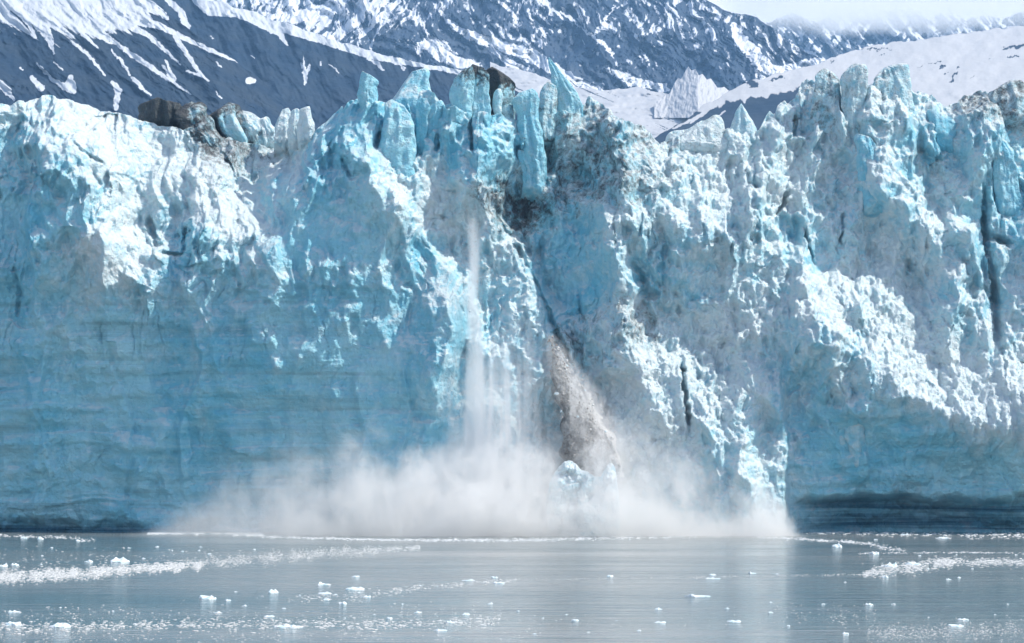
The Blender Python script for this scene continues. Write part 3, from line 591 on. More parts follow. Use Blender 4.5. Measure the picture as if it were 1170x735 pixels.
def snow_e(X, Y):
    s = 1 - np.clip(streak_field(X, Y, LINES_E, 3.0) + .25 * fbm(X / 3, Y / 3, 7, 3), 0, 1) * 0.95
    edge = np.interp(X, [760, 800, 835, 860, 890, 920, 950, 980], [140, 128, 116, 112, 106, 99, 104, 150]) + fbm(X / 9, X * 0, 6, 3) * 7
    s = np.minimum(s, np.clip(0.5 - (Y - edge) * 0.12 + dirn(X, Y, 50, 16, 5, 8) * .5 , 0, 1))
    st = streak_field(X, Y, [[(790, 140, 1), (812, 124, 1.5), (826, 114, 3)], [(800, 146, .8), (830, 126, 1)], [(770, 146, 1), (800, 132, 2), (825, 112, 3)]], 1.0)
    return np.maximum(s, st)
mountain('snow_hill', 'smooth snow covered hill with a dark rock flank, behind the right massif', (735, 1300), (10, 230), 3900, 11.0, SNOWY, snow_e,
         lambda X, Y: fbm(X / 120, Y / 60, 33, 4) * 90 + fbm(X / 14, Y / 10, 36, 3) * 7,
         crest=[(735, 166), (755, 153), (790, 132), (812, 116), (830, 106), (850, 94), (900, 81), (935, 72), (960, 61), (1000, 51), (1060, 43), (1110, 36), (1170, 28), (1300, 14)])
# valley glacier behind the saddle, with its icefall
def snow_f(X, Y):
    band = dirn(X, Y, 24, 120, 3.2, 5, 3)
    return np.clip(0.86 + 0.35 * fbm(X / 30, Y / 9, 3, 3) - 0.75 * sst(0.30, 0.45, band), 0, 1)
mountain('snow_valley', 'sunlit snow filled valley floor seen through the saddle', (560, 900), (84, 240), 5200, 9.5, SNOWY, snow_f,
         lambda X, Y: fbm(X / 40, Y / 12, 63, 4) * 40 + ridged(X / 30, Y / 5, 66, 3) * 10,
         crest=[(560, 70), (610, 84), (650, 96), (690, 104), (730, 98), (752, 104), (770, 108), (800, 112), (840, 108), (900, 120)])
def icefall_relief(X, Y):
    return -ridged(X / 6 + Y / 40, Y / 24, 12, 3) * 8 + fbm(X / 6, Y / 7, 2, 3) * 12 - (1 - np.clip(abs(X - 798) / 34, 0, 1)) * 120
mountain('icefall', 'steep jagged icefall dropping into the snow valley', (748, 848), (62, 134), 6215, 6.0, SNOWY,
         lambda X, Y: np.clip(0.9 + 0.5 * fbm(X / 4, Y / 14, 5, 3), 0, 1), icefall_relief, step=.6, cat='icefall',
         crest=[(738, 124), (756, 112), (766, 104), (771, 92), (775, 86), (779, 89), (783, 83), (787, 77), (791, 81), (795, 79), (799, 87), (803, 85), (808, 90), (813, 89), (820, 97), (828, 96), (838, 108), (854, 122)])

# ================================================================== water
def water_material():
    k = NT('silty_water')
    a = k.noise(k.coord((0.035, 0.17, 1)), 1.0, 5, 0.64, 0.4)
    b = k.noise(k.coord((0.10, 0.42, 1), (4, 9, 0)), 1.0, 3, 0.6)
    slick = k.noise(k.coord((0.006, 0.03, 1), (1, 5, 0)), 1.0, 4, 0.55, 0.6)
    calm = k.ramp(slick, 0.40, 0.58, 0.45, 1.5)
    h = k.math('ADD', k.math('MULTIPLY', a, 0.55), k.math('MULTIPLY', b, 0.30))
    bp = k.n('ShaderNodeBump'); k.t.links.new(h, bp.inputs['Height']); bp.inputs['Distance'].default_value = 1.0; k.t.links.new(calm, bp.inputs['Strength'])
    col = k.mix(k.ramp(k.noise(k.coord((0.003, 0.012, 1)), 1.0, 3), 0.4, 0.62), (0.145, 0.185, 0.19), (0.225, 0.245, 0.24))
    bs = k.bsdf(col, 0.09, bp.outputs[0]); bs.inputs['IOR'].default_value = 1.33
    return k.m
def build_water():
    xs = np.array([-3900, -1500, -500, -200, 0, 200, 500, 1500, 3900.]); ys = np.array([-280, 0, 200, 400, 600, 760, 900, 1500, 4000, 10200.])
    X, Y = np.meshgrid(xs, ys)
    o = mesh_np('water', np.stack([X, Y, 0 * X], -1).reshape(-1, 3), grid_faces(len(ys), len(xs)), water_material())
    tag(o, 'calm silty grey blue bay water strewn with brash ice', 'water', 'structure')
build_water()

# ------------------------------------------------------------------ floating ice
def float_ice_material():
    k = NT('floating_ice')
    n = k.noise(k.coord(), 1.6, 4, 0.6)
    col = k.mix(k.ramp(n, 0.35, 0.7), (0.80, 0.84, 0.86), (0.55, 0.74, 0.80))
    b = k.bsdf(col, 0.5, k.bump(n, 0.2, 0.5))
    return k.m
FLOAT_ICE = float_ice_material()

def brash_material(name, c0, c1):
    k = NT(name)
    n = k.noise(k.coord((0.8, 0.8, 0.8)), 1.0, 3, 0.6)
    k.bsdf(k.mix(k.ramp(n, 0.35, 0.65), c0, c1), 0.6)
    return k.m
BRASH = brash_material('brash_ice', (0.70, 0.715, 0.70), (0.46, 0.475, 0.47))

FOAM = brash_material('churned_ice', (0.80, 0.82, 0.82), (0.66, 0.69, 0.70))

def base_chunks(n):
    out = []
    for i in range(n):
        import bmesh
        bm = bmesh.new(); bmesh.ops.create_icosphere(bm, subdivisions=3, radius=1)
        r = random.Random(i * 31 + 5)
        from mathutils import noise as mn
        lob = [(r.uniform(-.9, .9), r.uniform(-.5, .5), r.uniform(.25, 1.0), r.uniform(.12, .4)) for _ in range(r.choice((2, 3, 4)))]
        for v in bm.verts:
            d = v.co.normalized(); x, y = d.x, d.y
            prof = .30 + sum(a * math.exp(-((x - lx) ** 2 + (y - ly) ** 2) / (w * w)) for lx, ly, a, w in lob)
            edge = 1 + .35 * mn.noise(Vector((d.x * 1.6 + i * 9, d.y * 1.6, 0))) + .15 * mn.noise(Vector((d.x * 5 + i, d.y * 5, 3)))
            z = d.z if d.z < 0 else min(1, d.z * 2.2) * (prof + .22 * mn.noise(Vector((d.x * 3.5, d.y * 3.5, i * 3.1))) + .12 * mn.noise(Vector((d.x * 9, d.y * 9, i * 3.1))))
            v.co = Vector((d.x * edge, d.y * edge, max(z, .06) if d.z > .02 else z))
        x = [v.co.x for v in bm.verts]; z = [v.co.z for v in bm.verts]; cx = (max(x) + min(x)) / 2; hx = (max(x) - min(x)) / 2; zt = max(z)
        for v in bm.verts:
            v.co.x = (v.co.x - cx) / hx * .5; v.co.y = v.co.y / hx * .5; v.co.z = v.co.z / zt
            if v.co.z < 0: v.co.z *= .5
        me = bpy.data.meshes.new('ice_floe'); bm.to_mesh(me); bm.free()
        me.polygons.foreach_set('use_smooth', [False] * len(me.polygons)); me.materials.append(FLOAT_ICE)
        out.append(me)
    return out
CHUNKS = base_chunks(9)

FLOES = [(137, 642, 23, 9, 'chunky white floe just above the thick brash band at left, largest floe on the left'),
         (4, 647, 11, 6, 'white floe cut by the left picture edge at the head of the brash band'), (18, 646, 10, 5, 'small pointed floe beside the one cut by the left edge'),
         (238, 684, 21, 7, 'flat topped tabular floe alone in the open dark water left of centre'), (261, 686, 8, 4, 'small round floe just right of the tabular floe'),
         (18, 699, 17, 4, 'thin low floe with a peak near the left edge, above the lower brash band'), (70, 716, 27, 8, 'wide white heap of ice in the lower brash band at left'),
         (17, 714, 22, 7, 'broad lumpy floe at the left end of the lower brash band'), (28, 615, 9, 5, 'bright little floe at the foot of the left ice wall'),
         (313, 677, 13, 7, 'domed pale floe in open water left of the floe cluster'), (371, 668, 13, 6, 'peaked floe with a flat skirt above the floe cluster'),
         (406, 673, 23, 5, 'long flat floe on the top of the floe cluster'), (407, 659, 10, 3, 'lone thin floe in the dark strip beyond the floe cluster'),
         (372, 678, 18, 4, 'rounded low floe at the left of the floe cluster'), (418, 682, 13, 4, 'small floe at the right foot of the floe cluster'), (374, 685, 10, 3, 'tiny floe under the left side of the floe cluster'),
         (392, 690, 10, 5, 'ragged two humped floe under the middle of the floe cluster'), (330, 716, 36, 7, 'long broken floe in the brash at lower centre left'), (308, 704, 14, 3, 'thin slab above the long broken floe'),
         (535, 663, 16, 3, 'flat slab at the end of the centre brash streak'), (570, 666, 15, 3, 'pale slab under the glare at centre'), (565, 660, 8, 3, 'small peaked floe behind the pale centre slab'), (503, 720, 17, 4, 'rounded floe near the bottom edge left of the glare'),
         (515, 711, 12, 5, 'twin lumped floe above the rounded bottom floe'), (532, 702, 10, 4, 'small oval floe at the edge of the glare'),
         (697, 659, 8, 4, 'tiny peaked floe on the thin foam line right of centre'), (814, 661, 20, 3, 'flat floe lying along the thin foam line at right centre'), (814, 657, 9, 3, 'small lump resting just behind the flat floe on the foam line'),
         (796, 681, 31, 5, 'long low floe with two small bumps, widest of the right centre water'), (838, 710, 18, 4, 'low pale floe near the bottom at right centre'), (754, 711, 14, 3, 'thin floe between the two reflections near the bottom'),
         (956, 625, 13, 8, 'triangular white floe alone below the dark undercut'), (1015, 647, 20, 8, 'domed white floe on the brash patch, largest at right'), (1042, 645, 18, 5, 'lower floe beside the domed one on the brash patch'),
         (998, 633, 12, 5, 'small humped floe behind the brash patch'), (1112, 605, 15, 4, 'white floe against the foot of the dark right wall'), (1075, 615, 14, 3, 'flat floe in the thin ice before the right wall'),
         (1033, 611, 11, 3, 'low lump in the thin ice at the foot of the right wall'), (1099, 708, 15, 4, 'upper of two pale floes at lower right'), (1091, 715, 20, 4, 'lower of two pale floes at lower right'), (965, 724, 9, 5, 'bright round floe near the bottom at right'),
         (1083, 662, 7, 3, 'small floe on the dark water under the right brash streak')]
for i, (px, rw, w, h, lab) in enumerate(FLOES):
    x, y = on_water(px, rw); mm = y / F
    o = bpy.data.objects.new('ice_floe', CHUNKS[i % 9]); COL.objects.link(o)
    o.location = (x, y, -0.03); o.scale = (w * mm * .95, w * mm * random.uniform(.9, 1.5), h * mm * .68); o.rotation_euler = (0, 0, random.uniform(-.5, .5) + (math.pi if i % 2 else 0))
    tag(o, lab, 'ice floe', group='larger floes on the bay')
SMALL = [(49, 635), (48, 645), (47, 616), (165, 638), (228, 629), (240, 633), (230, 625), (148, 626), (102, 642), (209, 630), (197, 629), (291, 628), (108, 711), (155, 713), (384, 679), (410, 677), (300, 681), (343, 680), (325, 695), (445, 707),
         (394, 706), (428, 702), (478, 700), (480, 669), (500, 670), (859, 655), (752, 696), (647, 702), (657, 709), (592, 698), (830, 695), (672, 722), (887, 656), (965, 665), (1136, 702), (880, 688), (992, 691), (1000, 617), (1050, 635), (1092, 634), (1160, 634), (1095, 660), (620, 706), (704, 709), (880, 700), (900, 715),
         (60, 626), (90, 618), (180, 625), (270, 676), (250, 700), (280, 692), (205, 700), (70, 694), (130, 698), (1010, 660), (940, 690), (1060, 705), (1150, 690), (730, 720), (610, 724), (560, 690), (460, 690), (1020, 690), (1110, 650), (1060, 650)]
for i, (px, rw) in enumerate(SMALL):
    x, y = on_water(px, rw); mm = y / F
    w = 3 + 7 * random.random() ** 2; h = w * random.uniform(.18, .4)
    o = bpy.data.objects.new('ice_fragment', CHUNKS[(i * 5 + 2) % 9]); COL.objects.link(o)
    o.location = (x, y, -0.03); o.scale = (w * mm, w * mm * random.uniform(.8, 1.4), max(h, 1.3) * mm); o.rotation_euler = (0, 0, random.uniform(0, 6.28))
    tag(o, 'one of the many small white ice fragments scattered over the grey water', 'ice fragment', group='small ice fragments on the bay')

def brash(name, label, bands, mat, nm=1.8):
    """thousands of ice crumbs drifting in bands: (polyline of (px,row,half-thickness), count, width in px)"""
    Vs = []; Fs = []; base = 0
    for pts, n, w0, w1 in bands:
        P = np.array(pts, float)
        cum = np.concatenate([[0], np.cumsum(np.hypot(np.diff(P[:, 0]), np.diff(P[:, 1])))])
        # a lumpy spread along the band
        t = rng.uniform(0, cum[-1], n * 9)
        keep = rng.uniform(0, 1, n * 9) < np.clip(0.55 + 1.1 * fbm(t / 17, t * 0 + P[0, 1], 4, 3), 0.05, 1); t = t[keep][:int(n * nm)]
        px = np.interp(t, cum, P[:, 0]); th = np.interp(t, cum, P[:, 2]); m = len(t)
        row = np.interp(t, cum, P[:, 1]) + np.clip(rng.normal(0, .5, m), -1.6, 1.6) * th + fbm(px / 13, px * 0, 7, 2) * th * .6
        row = np.maximum(row, 606)
        y = CAM_Z * F / (row - HOR); x = (px - 585) / F * y; mm = y / F
        wd = (w0 + (w1 - w0) * rng.uniform(0, 1, m) ** 3) * mm / 2
        k = 7; a = np.linspace(0, 2 * np.pi, k, endpoint=False)[None] + rng.uniform(0, 6, m)[:, None]
        rr = wd[:, None] * rng.uniform(.6, 1.15, (m, k))
        hh = wd * rng.uniform(.04, .22, m)
        tx = x[:, None] + rr * np.cos(a); ty = y[:, None] + rr * np.sin(a) * 1.3
        bot = np.stack([tx, ty, np.full_like(tx, -.05)], -1)
        top = np.stack([x[:, None] + (tx - x[:, None]) * .75, y[:, None] + (ty - y[:, None]) * .75, hh[:, None] * rng.uniform(.4, 1, (m, k))], -1)
        apex = np.stack([x, y, hh * 1.15], -1)[:, None]
        V = np.concatenate([bot, top, apex], 1)
        i = np.arange(k); j = (i + 1) % k
        f = np.concatenate([np.stack([i, j, k + j], -1), np.stack([i, k + j, k + i], -1), np.stack([k + i, k + j, np.full(k, 2 * k)], -1)])
        Fs.append((f[None] + (np.arange(m) * (2 * k + 1))[:, None, None]).reshape(-1, 3) + base); base += m * (2 * k + 1)
        Vs.append(V.reshape(-1, 3))
    o = mesh_np(name, np.concatenate(Vs), np.concatenate(Fs), mat, False)
    tag(o, label, 'brash ice', 'stuff')
brash('brash_ice', 'thick diagonal band of brash ice crossing the left water towards the spray', [
    ([(-12, 660, 7), (40, 657, 7), (100, 654, 6), (170, 649, 5), (230, 645, 5)], 3600, .8, 6), ([(215, 645, 5), (300, 638, 8), (370, 632, 7), (440, 628, 4), (480, 626, 3)], 2600, .7, 3.6),
    ([(-10, 640, 12), (120, 638, 12), (250, 634, 9)], 200, .7, 4)], BRASH, 3.2)
brash('brash_ice', 'loose lower band of brash ice along the bottom left', [
    ([(-12, 718, 8), (100, 716, 6), (200, 714, 6), (330, 713, 7), (420, 714, 7), (500, 712, 6), (570, 708, 8)], 2300, .8, 7), ([(-10, 705, 12), (150, 702, 12), (300, 705, 14), (480, 702, 12), (585, 700, 12)], 900, .7, 4),
    ([(-10, 730, 7), (300, 728, 7), (600, 728, 8)], 700, .8, 4), ([(330, 684, 6), (420, 680, 7), (470, 672, 4), (540, 666, 3), (590, 662, 2)], 620, .9, 6)], BRASH, 1.5)
brash('brash_ice', 'thin foam line and scattered brash on the right half of the water', [
    ([(585, 662, 1.5), (640, 662, 1.2), (760, 660, 1.2), (860, 658, 1.8), (990, 656, 1.2)], 900, .8, 3.6), ([(585, 668, 4), (700, 668, 5)], 160, .6, 1.6), ([(985, 656, 3), (1010, 651, 7), (1050, 646, 6), (1090, 642, 5)], 2200, .8, 6),
    ([(1060, 641, 4), (1110, 642, 5), (1180, 642, 3)], 1600, .8, 6), ([(590, 712, 12), (720, 716, 14)], 300, .7, 3.6), ([(870, 700, 14), (1000, 704, 14)], 420, .7, 3.6), ([(990, 724, 9), (1080, 722, 11), (1180, 718, 13)], 1900, .8, 3.6),
    ([(740, 705, 20), (900, 712, 14)], 150, .7, 3.4), ([(980, 640, 12), (1180, 655, 14)], 160, .7, 3)], BRASH, 1.1)
brash('brash_ice', 'pale churned ice rim along the foot of the spray and the right wall', [
    ([(170, 609.5, 1.0), (205, 608.0, 1.6), (240, 607.5, 2.6), (300, 611, 2.0)], 1300, 1, 7), ([(300, 613, 1.5), (450, 617, 1.5), (600, 617, 2), (700, 614, 2.5), (820, 611, 2.5), (880, 607, 2)], 1900, .8, 4), ([(850, 606.5, 1.5), (900, 606, 2.5), (960, 607, 2)], 800, 1, 6),
    ([(930, 607, 2.5), (1050, 610, 4), (1180, 612, 4)], 320, .8, 6), ([(860, 613, 1.5), (930, 617, 1.5), (985, 620, 2), (1010, 626, 2.5), (1035, 629, 2)], 450, .8, 4), ([(980, 632, 1), (1100, 631, 1), (1180, 632, 1)], 220, .8, 3.5), ([(-10, 612, 1.6), (80, 614, 2), (110, 618, 3)], 160, .8, 4)], FOAM, 3.0)

# ================================================================== the calving: fallen block, spray, falling ice
def fallen_block():
    top = np.array([(625, 575), (628, 552), (633, 541), (640, 532), (646, 527), (652, 526), (658, 530), (664, 537), (671, 539), (679, 544), (686, 545), (690, 538), (694, 531), (700, 529), (703, 536), (706, 560), (708, 580)], float)
    nu, nv = 150, 120; yb = 775.0; mm = yb / F
    u = np.linspace(625, 708, nu); tp = np.interp(u, top[:, 0], top[:, 1]) + fbm(u / 3, u * 0, 4, 3) * 1.6
    v = np.linspace(0, 1, nv)[:, None]; U = np.repeat(u[None], nv, 0); R = 618 + (tp[None] - 618) * v
    round_ = np.sqrt(np.maximum(1 - ((U - 666.5) / 42) ** 2, 0)) * (1 - .75 * v ** 2)
    D = round_ * 6.5 + ((facets(U / 20, R / 26, 901, 1.3) - .5) * 3.2 + (facets(U / 8, R / 9, 911, 1.3) - .5) * 1.4 + lumps(U / 9, R / 9, 921) * 1.6 * sst(575, 545, R) + fbm(U / 3, R / 3, 5, 2) * .4) * np.minimum(1, (1 - v) * 9) * np.minimum(1, np.minimum(U - 625, 708 - U) / 5)
    x = (U - 585) * mm; z = CAM_Z + (HOR - R) * mm
    front = np.stack([x, yb - np.maximum(D, 0), z], -1).reshape(-1, 3); back = np.stack([x, yb + 1.5 + round_ * 5, z], -1).reshape(-1, 3)
    f = grid_faces(nv, nu); n = nu * nv
    i = np.arange(nu - 1); t0 = (nv - 1) * nu; cap = np.stack([t0 + i, t0 + i + 1, n + t0 + i + 1, n + t0 + i], -1)
    r = np.arange(nv - 1) * nu; s0 = np.stack([r, r + nu, n + r + nu, n + r], -1); s1 = np.stack([r + nu - 1, n + r + nu - 1, n + r + 2 * nu - 1, r + 2 * nu - 1], -1)
    c = np.clip(.62 + .5 * fbm(U / 14, R / 14, 8, 3), 0, 1).ravel()
    o = mesh_np('ice_block', np.concatenate([front, back]), np.concatenate([f, f[:, ::-1] + n, cap, s0, s1]), ICE, True, {'crumble': np.concatenate([c, c])})
    tag(o, 'big fallen ice block with a horn, standing in the spray below the cliff', 'ice block')
fallen_block()

def vol_box(name, x0, x1, y0, y1, z0, z1):
    V = np.array([(x, y, z) for z in (z0, z1) for y in (y0, y1) for x in (x0, x1)], float)
    return mesh_np(name, V, np.array([(0, 2, 3, 1), (4, 5, 7, 6), (0, 1, 5, 4), (2, 6, 7, 3), (0, 4, 6, 2), (1, 3, 7, 5)]), None, False)
def px2x(p): return (p - 585) * 0.195
def row2z(r): return CAM_Z + (HOR - r) * 0.195
SX0, SX1 = px2x(140), px2x(915)

def spray():
    o = vol_box('spray_cloud', SX0, SX1, 746, 800, 0.02, 34)
    tag(o, 'pale cloud of ice dust and spray billowing at the cliff foot', 'spray', 'stuff')
    k = NT('ice_spray')
    co = k.coord(); sep = k.n('ShaderNodeSeparateXYZ'); k.t.links.new(co, sep.inputs[0]); X, Y, Z = sep.outputs
    H = [(140, 0), (165, 1), (200, 6), (250, 13), (300, 19), (380, 24), (450, 24), (510, 26), (560, 28), (605, 28), (640, 25), (680, 25), (730, 25), (780, 20), (830, 14), (865, 14), (885, 11), (897, 4), (905, 0.3), (915, 0)]
    rag = k.math('MULTIPLY', k.math('SUBTRACT', k.noise(k.coord((.16, .16, .12), (7, 1, 3)), 1.0, 4, .62), .5), 16.0)
    X = k.math('ADD', X, rag)
    hgt = k.math('MULTIPLY', k.curve(X, [(px2x(p), h / 34) for p, h in H], SX0, SX1), 34)
    n1 = k.noise(co, 0.075, 5, 0.6, 0.5); n2 = k.noise(k.coord((1, 1, .6)), 0.28, 4, 0.62)
    zn = k.math('DIVIDE', Z, k.math('ADD', hgt, 0.3))
    zn = k.math('ADD', zn, k.math('ADD', k.math('MULTIPLY', k.math('SUBTRACT', n1, .5), 2.6), k.math('MULTIPLY', k.math('SUBTRACT', n2, .5), 1.5)))
    body = k.ramp(zn, 1.0, 0.0)
    body = k.math('POWER', body, 2.2)
    body = k.math('MULTIPLY', body, k.ramp(k.noise(k.coord((.8, .8, .5), (5, 5, 5)), 1.0, 5, .7), .34, .62, .35, 1.5))
    dens = k.curve(X, [(px2x(p), v) for p, v in [(140, 0), (180, .05), (240, .12), (320, .22), (420, .48), (500, .85), (560, 1.), (620, .8), (670, .66), (720, .66), (800, .6), (860, .62), (895, .6), (910, 0), (915, 0)]], SX0, SX1)
    front = k.ramp(k.math('ADD', Y, k.math('MULTIPLY', k.math('SUBTRACT', k.noise(k.coord((.07, .1, .1), (3, 8, 2)), 1.0, 4, .6), .5), 34.0)), 750, 772)
    front = k.math('MULTIPLY', front, k.ramp(Y, 746, 750))
    d = k.math('MULTIPLY', k.math('MULTIPLY', body, dens), k.math('MULTIPLY', front, 0.28))
    pv = k.n('ShaderNodeVolumePrincipled'); pv.inputs['Color'].default_value = (1, .998, .992, 1); k.t.links.new(d, pv.inputs['Density']); pv.inputs['Anisotropy'].default_value = 0.0
    k.t.links.new(pv.outputs[0], k.out.inputs['Volume']); o.data.materials.append(k.m)
spray()

def stream(name, label, box, centre, width, dens_c, dens, col, ysp, stretch=.10, thr=(.42, .66), aniso=.1, ragged=False):
    """falling ice dust: a plume whose centre line, half-width and thickness are curves over height"""
    (p0, p1), (r0, r1), (y0, y1) = box
    x0, x1, z0, z1 = px2x(p0), px2x(p1), max(0.05, row2z(r1)), row2z(r0)
    o = vol_box(name, x0, x1, y0, y1, z0, z1)
    tag(o, label, 'falling ice', 'stuff')
    k = NT(name)
    co = k.coord(); sep = k.n('ShaderNodeSeparateXYZ'); k.t.links.new(co, sep.inputs[0]); X, Y, Z = sep.outputs
    fz = lambda pts: [(row2z(r), v) for r, v in sorted(pts, reverse=True)]
    cc = k.math('ADD', k.math('MULTIPLY', k.curve(Z, fz([(r, (px2x(p) - x0) / (x1 - x0)) for r, p in centre]), z0, z1), x1 - x0), x0)
    ww = k.math('MULTIPLY', k.curve(Z, fz([(r, w * .195 / 20) for r, w in width]), z0, z1), 20)
    zr = k.math('ADD', Z, k.math('MULTIPLY', k.math('SUBTRACT', k.noise(k.coord((.35, .35, .01), (2, 4, 1)), 1.0, 2, .6), .5), 22.0 if ragged else 2.0))
    dd = k.curve(zr, fz(dens_c), z0, z1)
    wob = k.math('MULTIPLY', k.math('SUBTRACT', k.noise(k.coord((.25, .25, .12)), 1.0, 3, .6), .5), 3.0)
    u = k.math('DIVIDE', k.math('ADD', k.math('SUBTRACT', X, cc), k.math('MULTIPLY', wob, 1.0)), ww)
    fall = k.ramp(k.math('ABSOLUTE', u), 1.0, 0.1)
    ym = (y0 + y1) / 2
    fy = k.ramp(k.math('ABSOLUTE', k.math('SUBTRACT', Y, ym)), ysp, ysp * .2)
    n = k.ramp(k.noise(k.coord((.55, .55, .55 * stretch)), 1.0, 6, .68, .3), *thr)
    d = k.math('MULTIPLY', k.math('MULTIPLY', k.math('MULTIPLY', fall, fy), n), k.math('MULTIPLY', dd, dens))
    pv = k.n('ShaderNodeVolumePrincipled'); pv.inputs['Color'].default_value = (*col, 1); k.t.links.new(d, pv.inputs['Density']); pv.inputs['Anisotropy'].default_value = aniso
    k.t.links.new(pv.outputs[0], k.out.inputs['Volume']); o.data.materials.append(k.m)
stream('falling_ice_stream', 'thin white stream of ice dust falling down the chute', ((525, 562), (243, 540), (780, 798)), [(243, 539), (300, 541), (340, 540), (400, 544), (460, 543), (540, 550)], [(243, 9), (320, 9), (420, 15), (540, 20)],
       [(243, .0), (258, .25), (300, .45), (400, .8), (500, .9), (540, .3)], 0.55, (.97, .975, .985), 8, .05, (.40, .60))
stream('falling_ice_veil', 'broad streaked veil of ice dust pouring above the spray', ((505, 650), (360, 575), (772, 795)), [(360, 590), (430, 578), (500, 575), (575, 575)], [(360, 20), (400, 40), (450, 55), (520, 66), (575, 70)],
       [(360, .0), (390, .12), (430, .45), (480, .9), (575, .9)], 0.55, (.97, .975, .985), 11, .06, (.49, .62), ragged=True)
stream('dirty_ice_dust', 'thin dust hanging round the tumbling dirty ice', ((610, 722), (380, 535), (772, 792)), [(380, 628), (420, 642), (460, 660), (500, 674), (535, 680)], [(380, 7), (410, 22), (450, 39), (490, 46), (535, 40)],
       [(380, .2), (395, .8), (440, 1), (480, .9), (505, .6), (535, .0)], 0.34, (.965, .963, .96), 8, .6, (.48, .55))

def debris_cloud(name, label, n, centre, spread, size, mat, ym, ysd, clumps=0):
    Vs = []; Fs = []
    c = np.array(centre, float)
    bm_v = np.array([(1, 0, 0), (-1, 0, 0), (0, 1, 0), (0, -1, 0), (0, 0, 1), (0, 0, -1)], float)
    bf = np.array([(0, 2, 4), (2, 1, 4), (1, 3, 4), (3, 0, 4), (2, 0, 5), (1, 2, 5), (3, 1, 5), (0, 3, 5)])
    t = rng.uniform(0, 1, n); row = np.interp(t, np.linspace(0, 1, len(c)), c[:, 0]); px = np.interp(row, c[:, 0], c[:, 1]); sp = np.interp(row, c[:, 0], [s for s in spread])
    off = rng.normal(0, .45, n); 
    if clumps:                                        # rubble falls in clots
        ct = rng.uniform(0, 1, clumps); co_ = rng.normal(0, .42, clumps); pick = rng.integers(0, clumps, n); cs = rng.uniform(.02, .07, clumps)
        near = rng.uniform(0, 1, n) < .72
        t = np.where(near, np.clip(ct[pick] + rng.normal(0, 1, n) * cs[pick], 0, 1), t); off = np.where(near, co_[pick] + rng.normal(0, 1, n) * cs[pick] * 2.6, off)
        row = np.interp(t, np.linspace(0, 1, len(c)), c[:, 0]); px = np.interp(row, c[:, 0], c[:, 1]); sp = np.interp(row, c[:, 0], [s for s in spread])
    px = px + off * sp; y = ym + rng.normal(0, ysd, n)
    s = (size[0] + (size[1] - size[0]) * rng.uniform(0, 1, n) ** 4) * .195 / 2
    P = np.stack([(px - 585) / F * y, y, CAM_Z + (HOR - row) / F * y], -1)
    V = P[:, None] + bm_v[None] * s[:, None, None] * rng.uniform(.6, 1.3, (n, 6, 1)) + rng.normal(0, .15, (n, 6, 3)) * s[:, None, None]
    f = bf[None] + (np.arange(n) * 6)[:, None, None]
    o = mesh_np(name, V.reshape(-1, 3), f.reshape(-1, 3), mat, False)
    tag(o, label, 'falling ice', 'stuff')
def avalanche():
    k = NT('dirty_tumbling_ice'); co = k.coord(); n = k.noise(co, .9, 6, .7, .5); n2 = k.noise(co, 3.0, 4, .7)
    f = k.ramp(k.math('ADD', k.attr('crumble'), k.math('MULTIPLY', k.math('SUBTRACT', n, .5), 2.2)), .2, .9)
    col = k.mix(f, (0.15, 0.142, 0.137), (0.76, 0.77, 0.77)); col = k.mix(k.ramp(n2, .55, .7, 0, .6), col, (0.11, 0.105, 0.10))
    k.bsdf(col, .8, k.bump(k.math('ADD', n, n2), .8, .9))
    C = np.array([(384, 629, 2), (395, 632, 5), (410, 638, 9), (430, 646, 14), (450, 656, 20), (470, 664, 25), (490, 670, 29), (510, 674, 30), (545, 680, 30)], float)
    nr, nc = 260, 150; R = np.repeat(np.linspace(384, 545, nr)[:, None], nc, 1); t = np.linspace(-1, 1, nc)[None]
    cx = np.interp(R, C[:, 0], C[:, 1]); hw = np.interp(R, C[:, 0], C[:, 2]) * (1 + .45 * fbm(R / 22, t * 2.0 + R * 0, 7, 1))
    U = cx + t * hw; wq = fbm(U / 9, R / 12, 3, 3) * 5
    D = np.sqrt(np.maximum(1 - t * t, 0)) * (1.0 + hw * .16)
    D = D + (lumps(U / 20 + wq / 9, R / 22, 31) * 4.5 + lumps(U / 9, R / 10 + wq / 6, 41) * 2.4 + lumps(U / 4, R / 4.4, 51) * 1.0 + fbm(U / 2, R / 2, 61, 2) * .5) * np.minimum(1, (1 - np.abs(t)) * 3.5)
    yb = 797 - np.interp(R, [384, 420, 460, 500, 545], [-9, -3, 1, 6, 9]); y = yb - D; mm = .1975
    x = (U - 585) * mm; z = CAM_Z + (HOR - R) * mm
    c = np.clip(.56 + .35 * t + 0 * R + .3 * fbm(U / 20, R / 30, 8, 2), 0, 1)
    o = mesh_np('dirty_ice_avalanche', np.stack([x, y, z], -1).reshape(-1, 3), grid_faces(nr, nc), k.m, True, {'crumble': c.ravel()})
    tag(o, 'grey brown mass of dirty ice tumbling down beside the chute', 'falling ice')
avalanche()
DIRTY = brash_material('dirty_ice_rubble', (0.17, 0.15, 0.135), (0.48, 0.455, 0.43))
PALE = brash_material('pale_ice_rubble', (0.74, 0.75, 0.75), (0.50, 0.49, 0.48))
debris_cloud('dirty_ice_rubble', 'dark dirty ice rubble in the core of the brown avalanche', 1100, [(385, 629), (420, 640), (460, 655), (500, 668), (520, 672)], [4, 12, 22, 26, 22], (.5, 3.4), DIRTY, 783, 4.0, 70)
debris_cloud('pale_ice_rubble', 'paler ice rubble along the right edge of the brown avalanche', 900, [(395, 634), (420, 649), (460, 673), (500, 688), (515, 690)], [3, 9, 15, 15, 10], (.5, 3.2), PALE, 782, 3.6, 60)
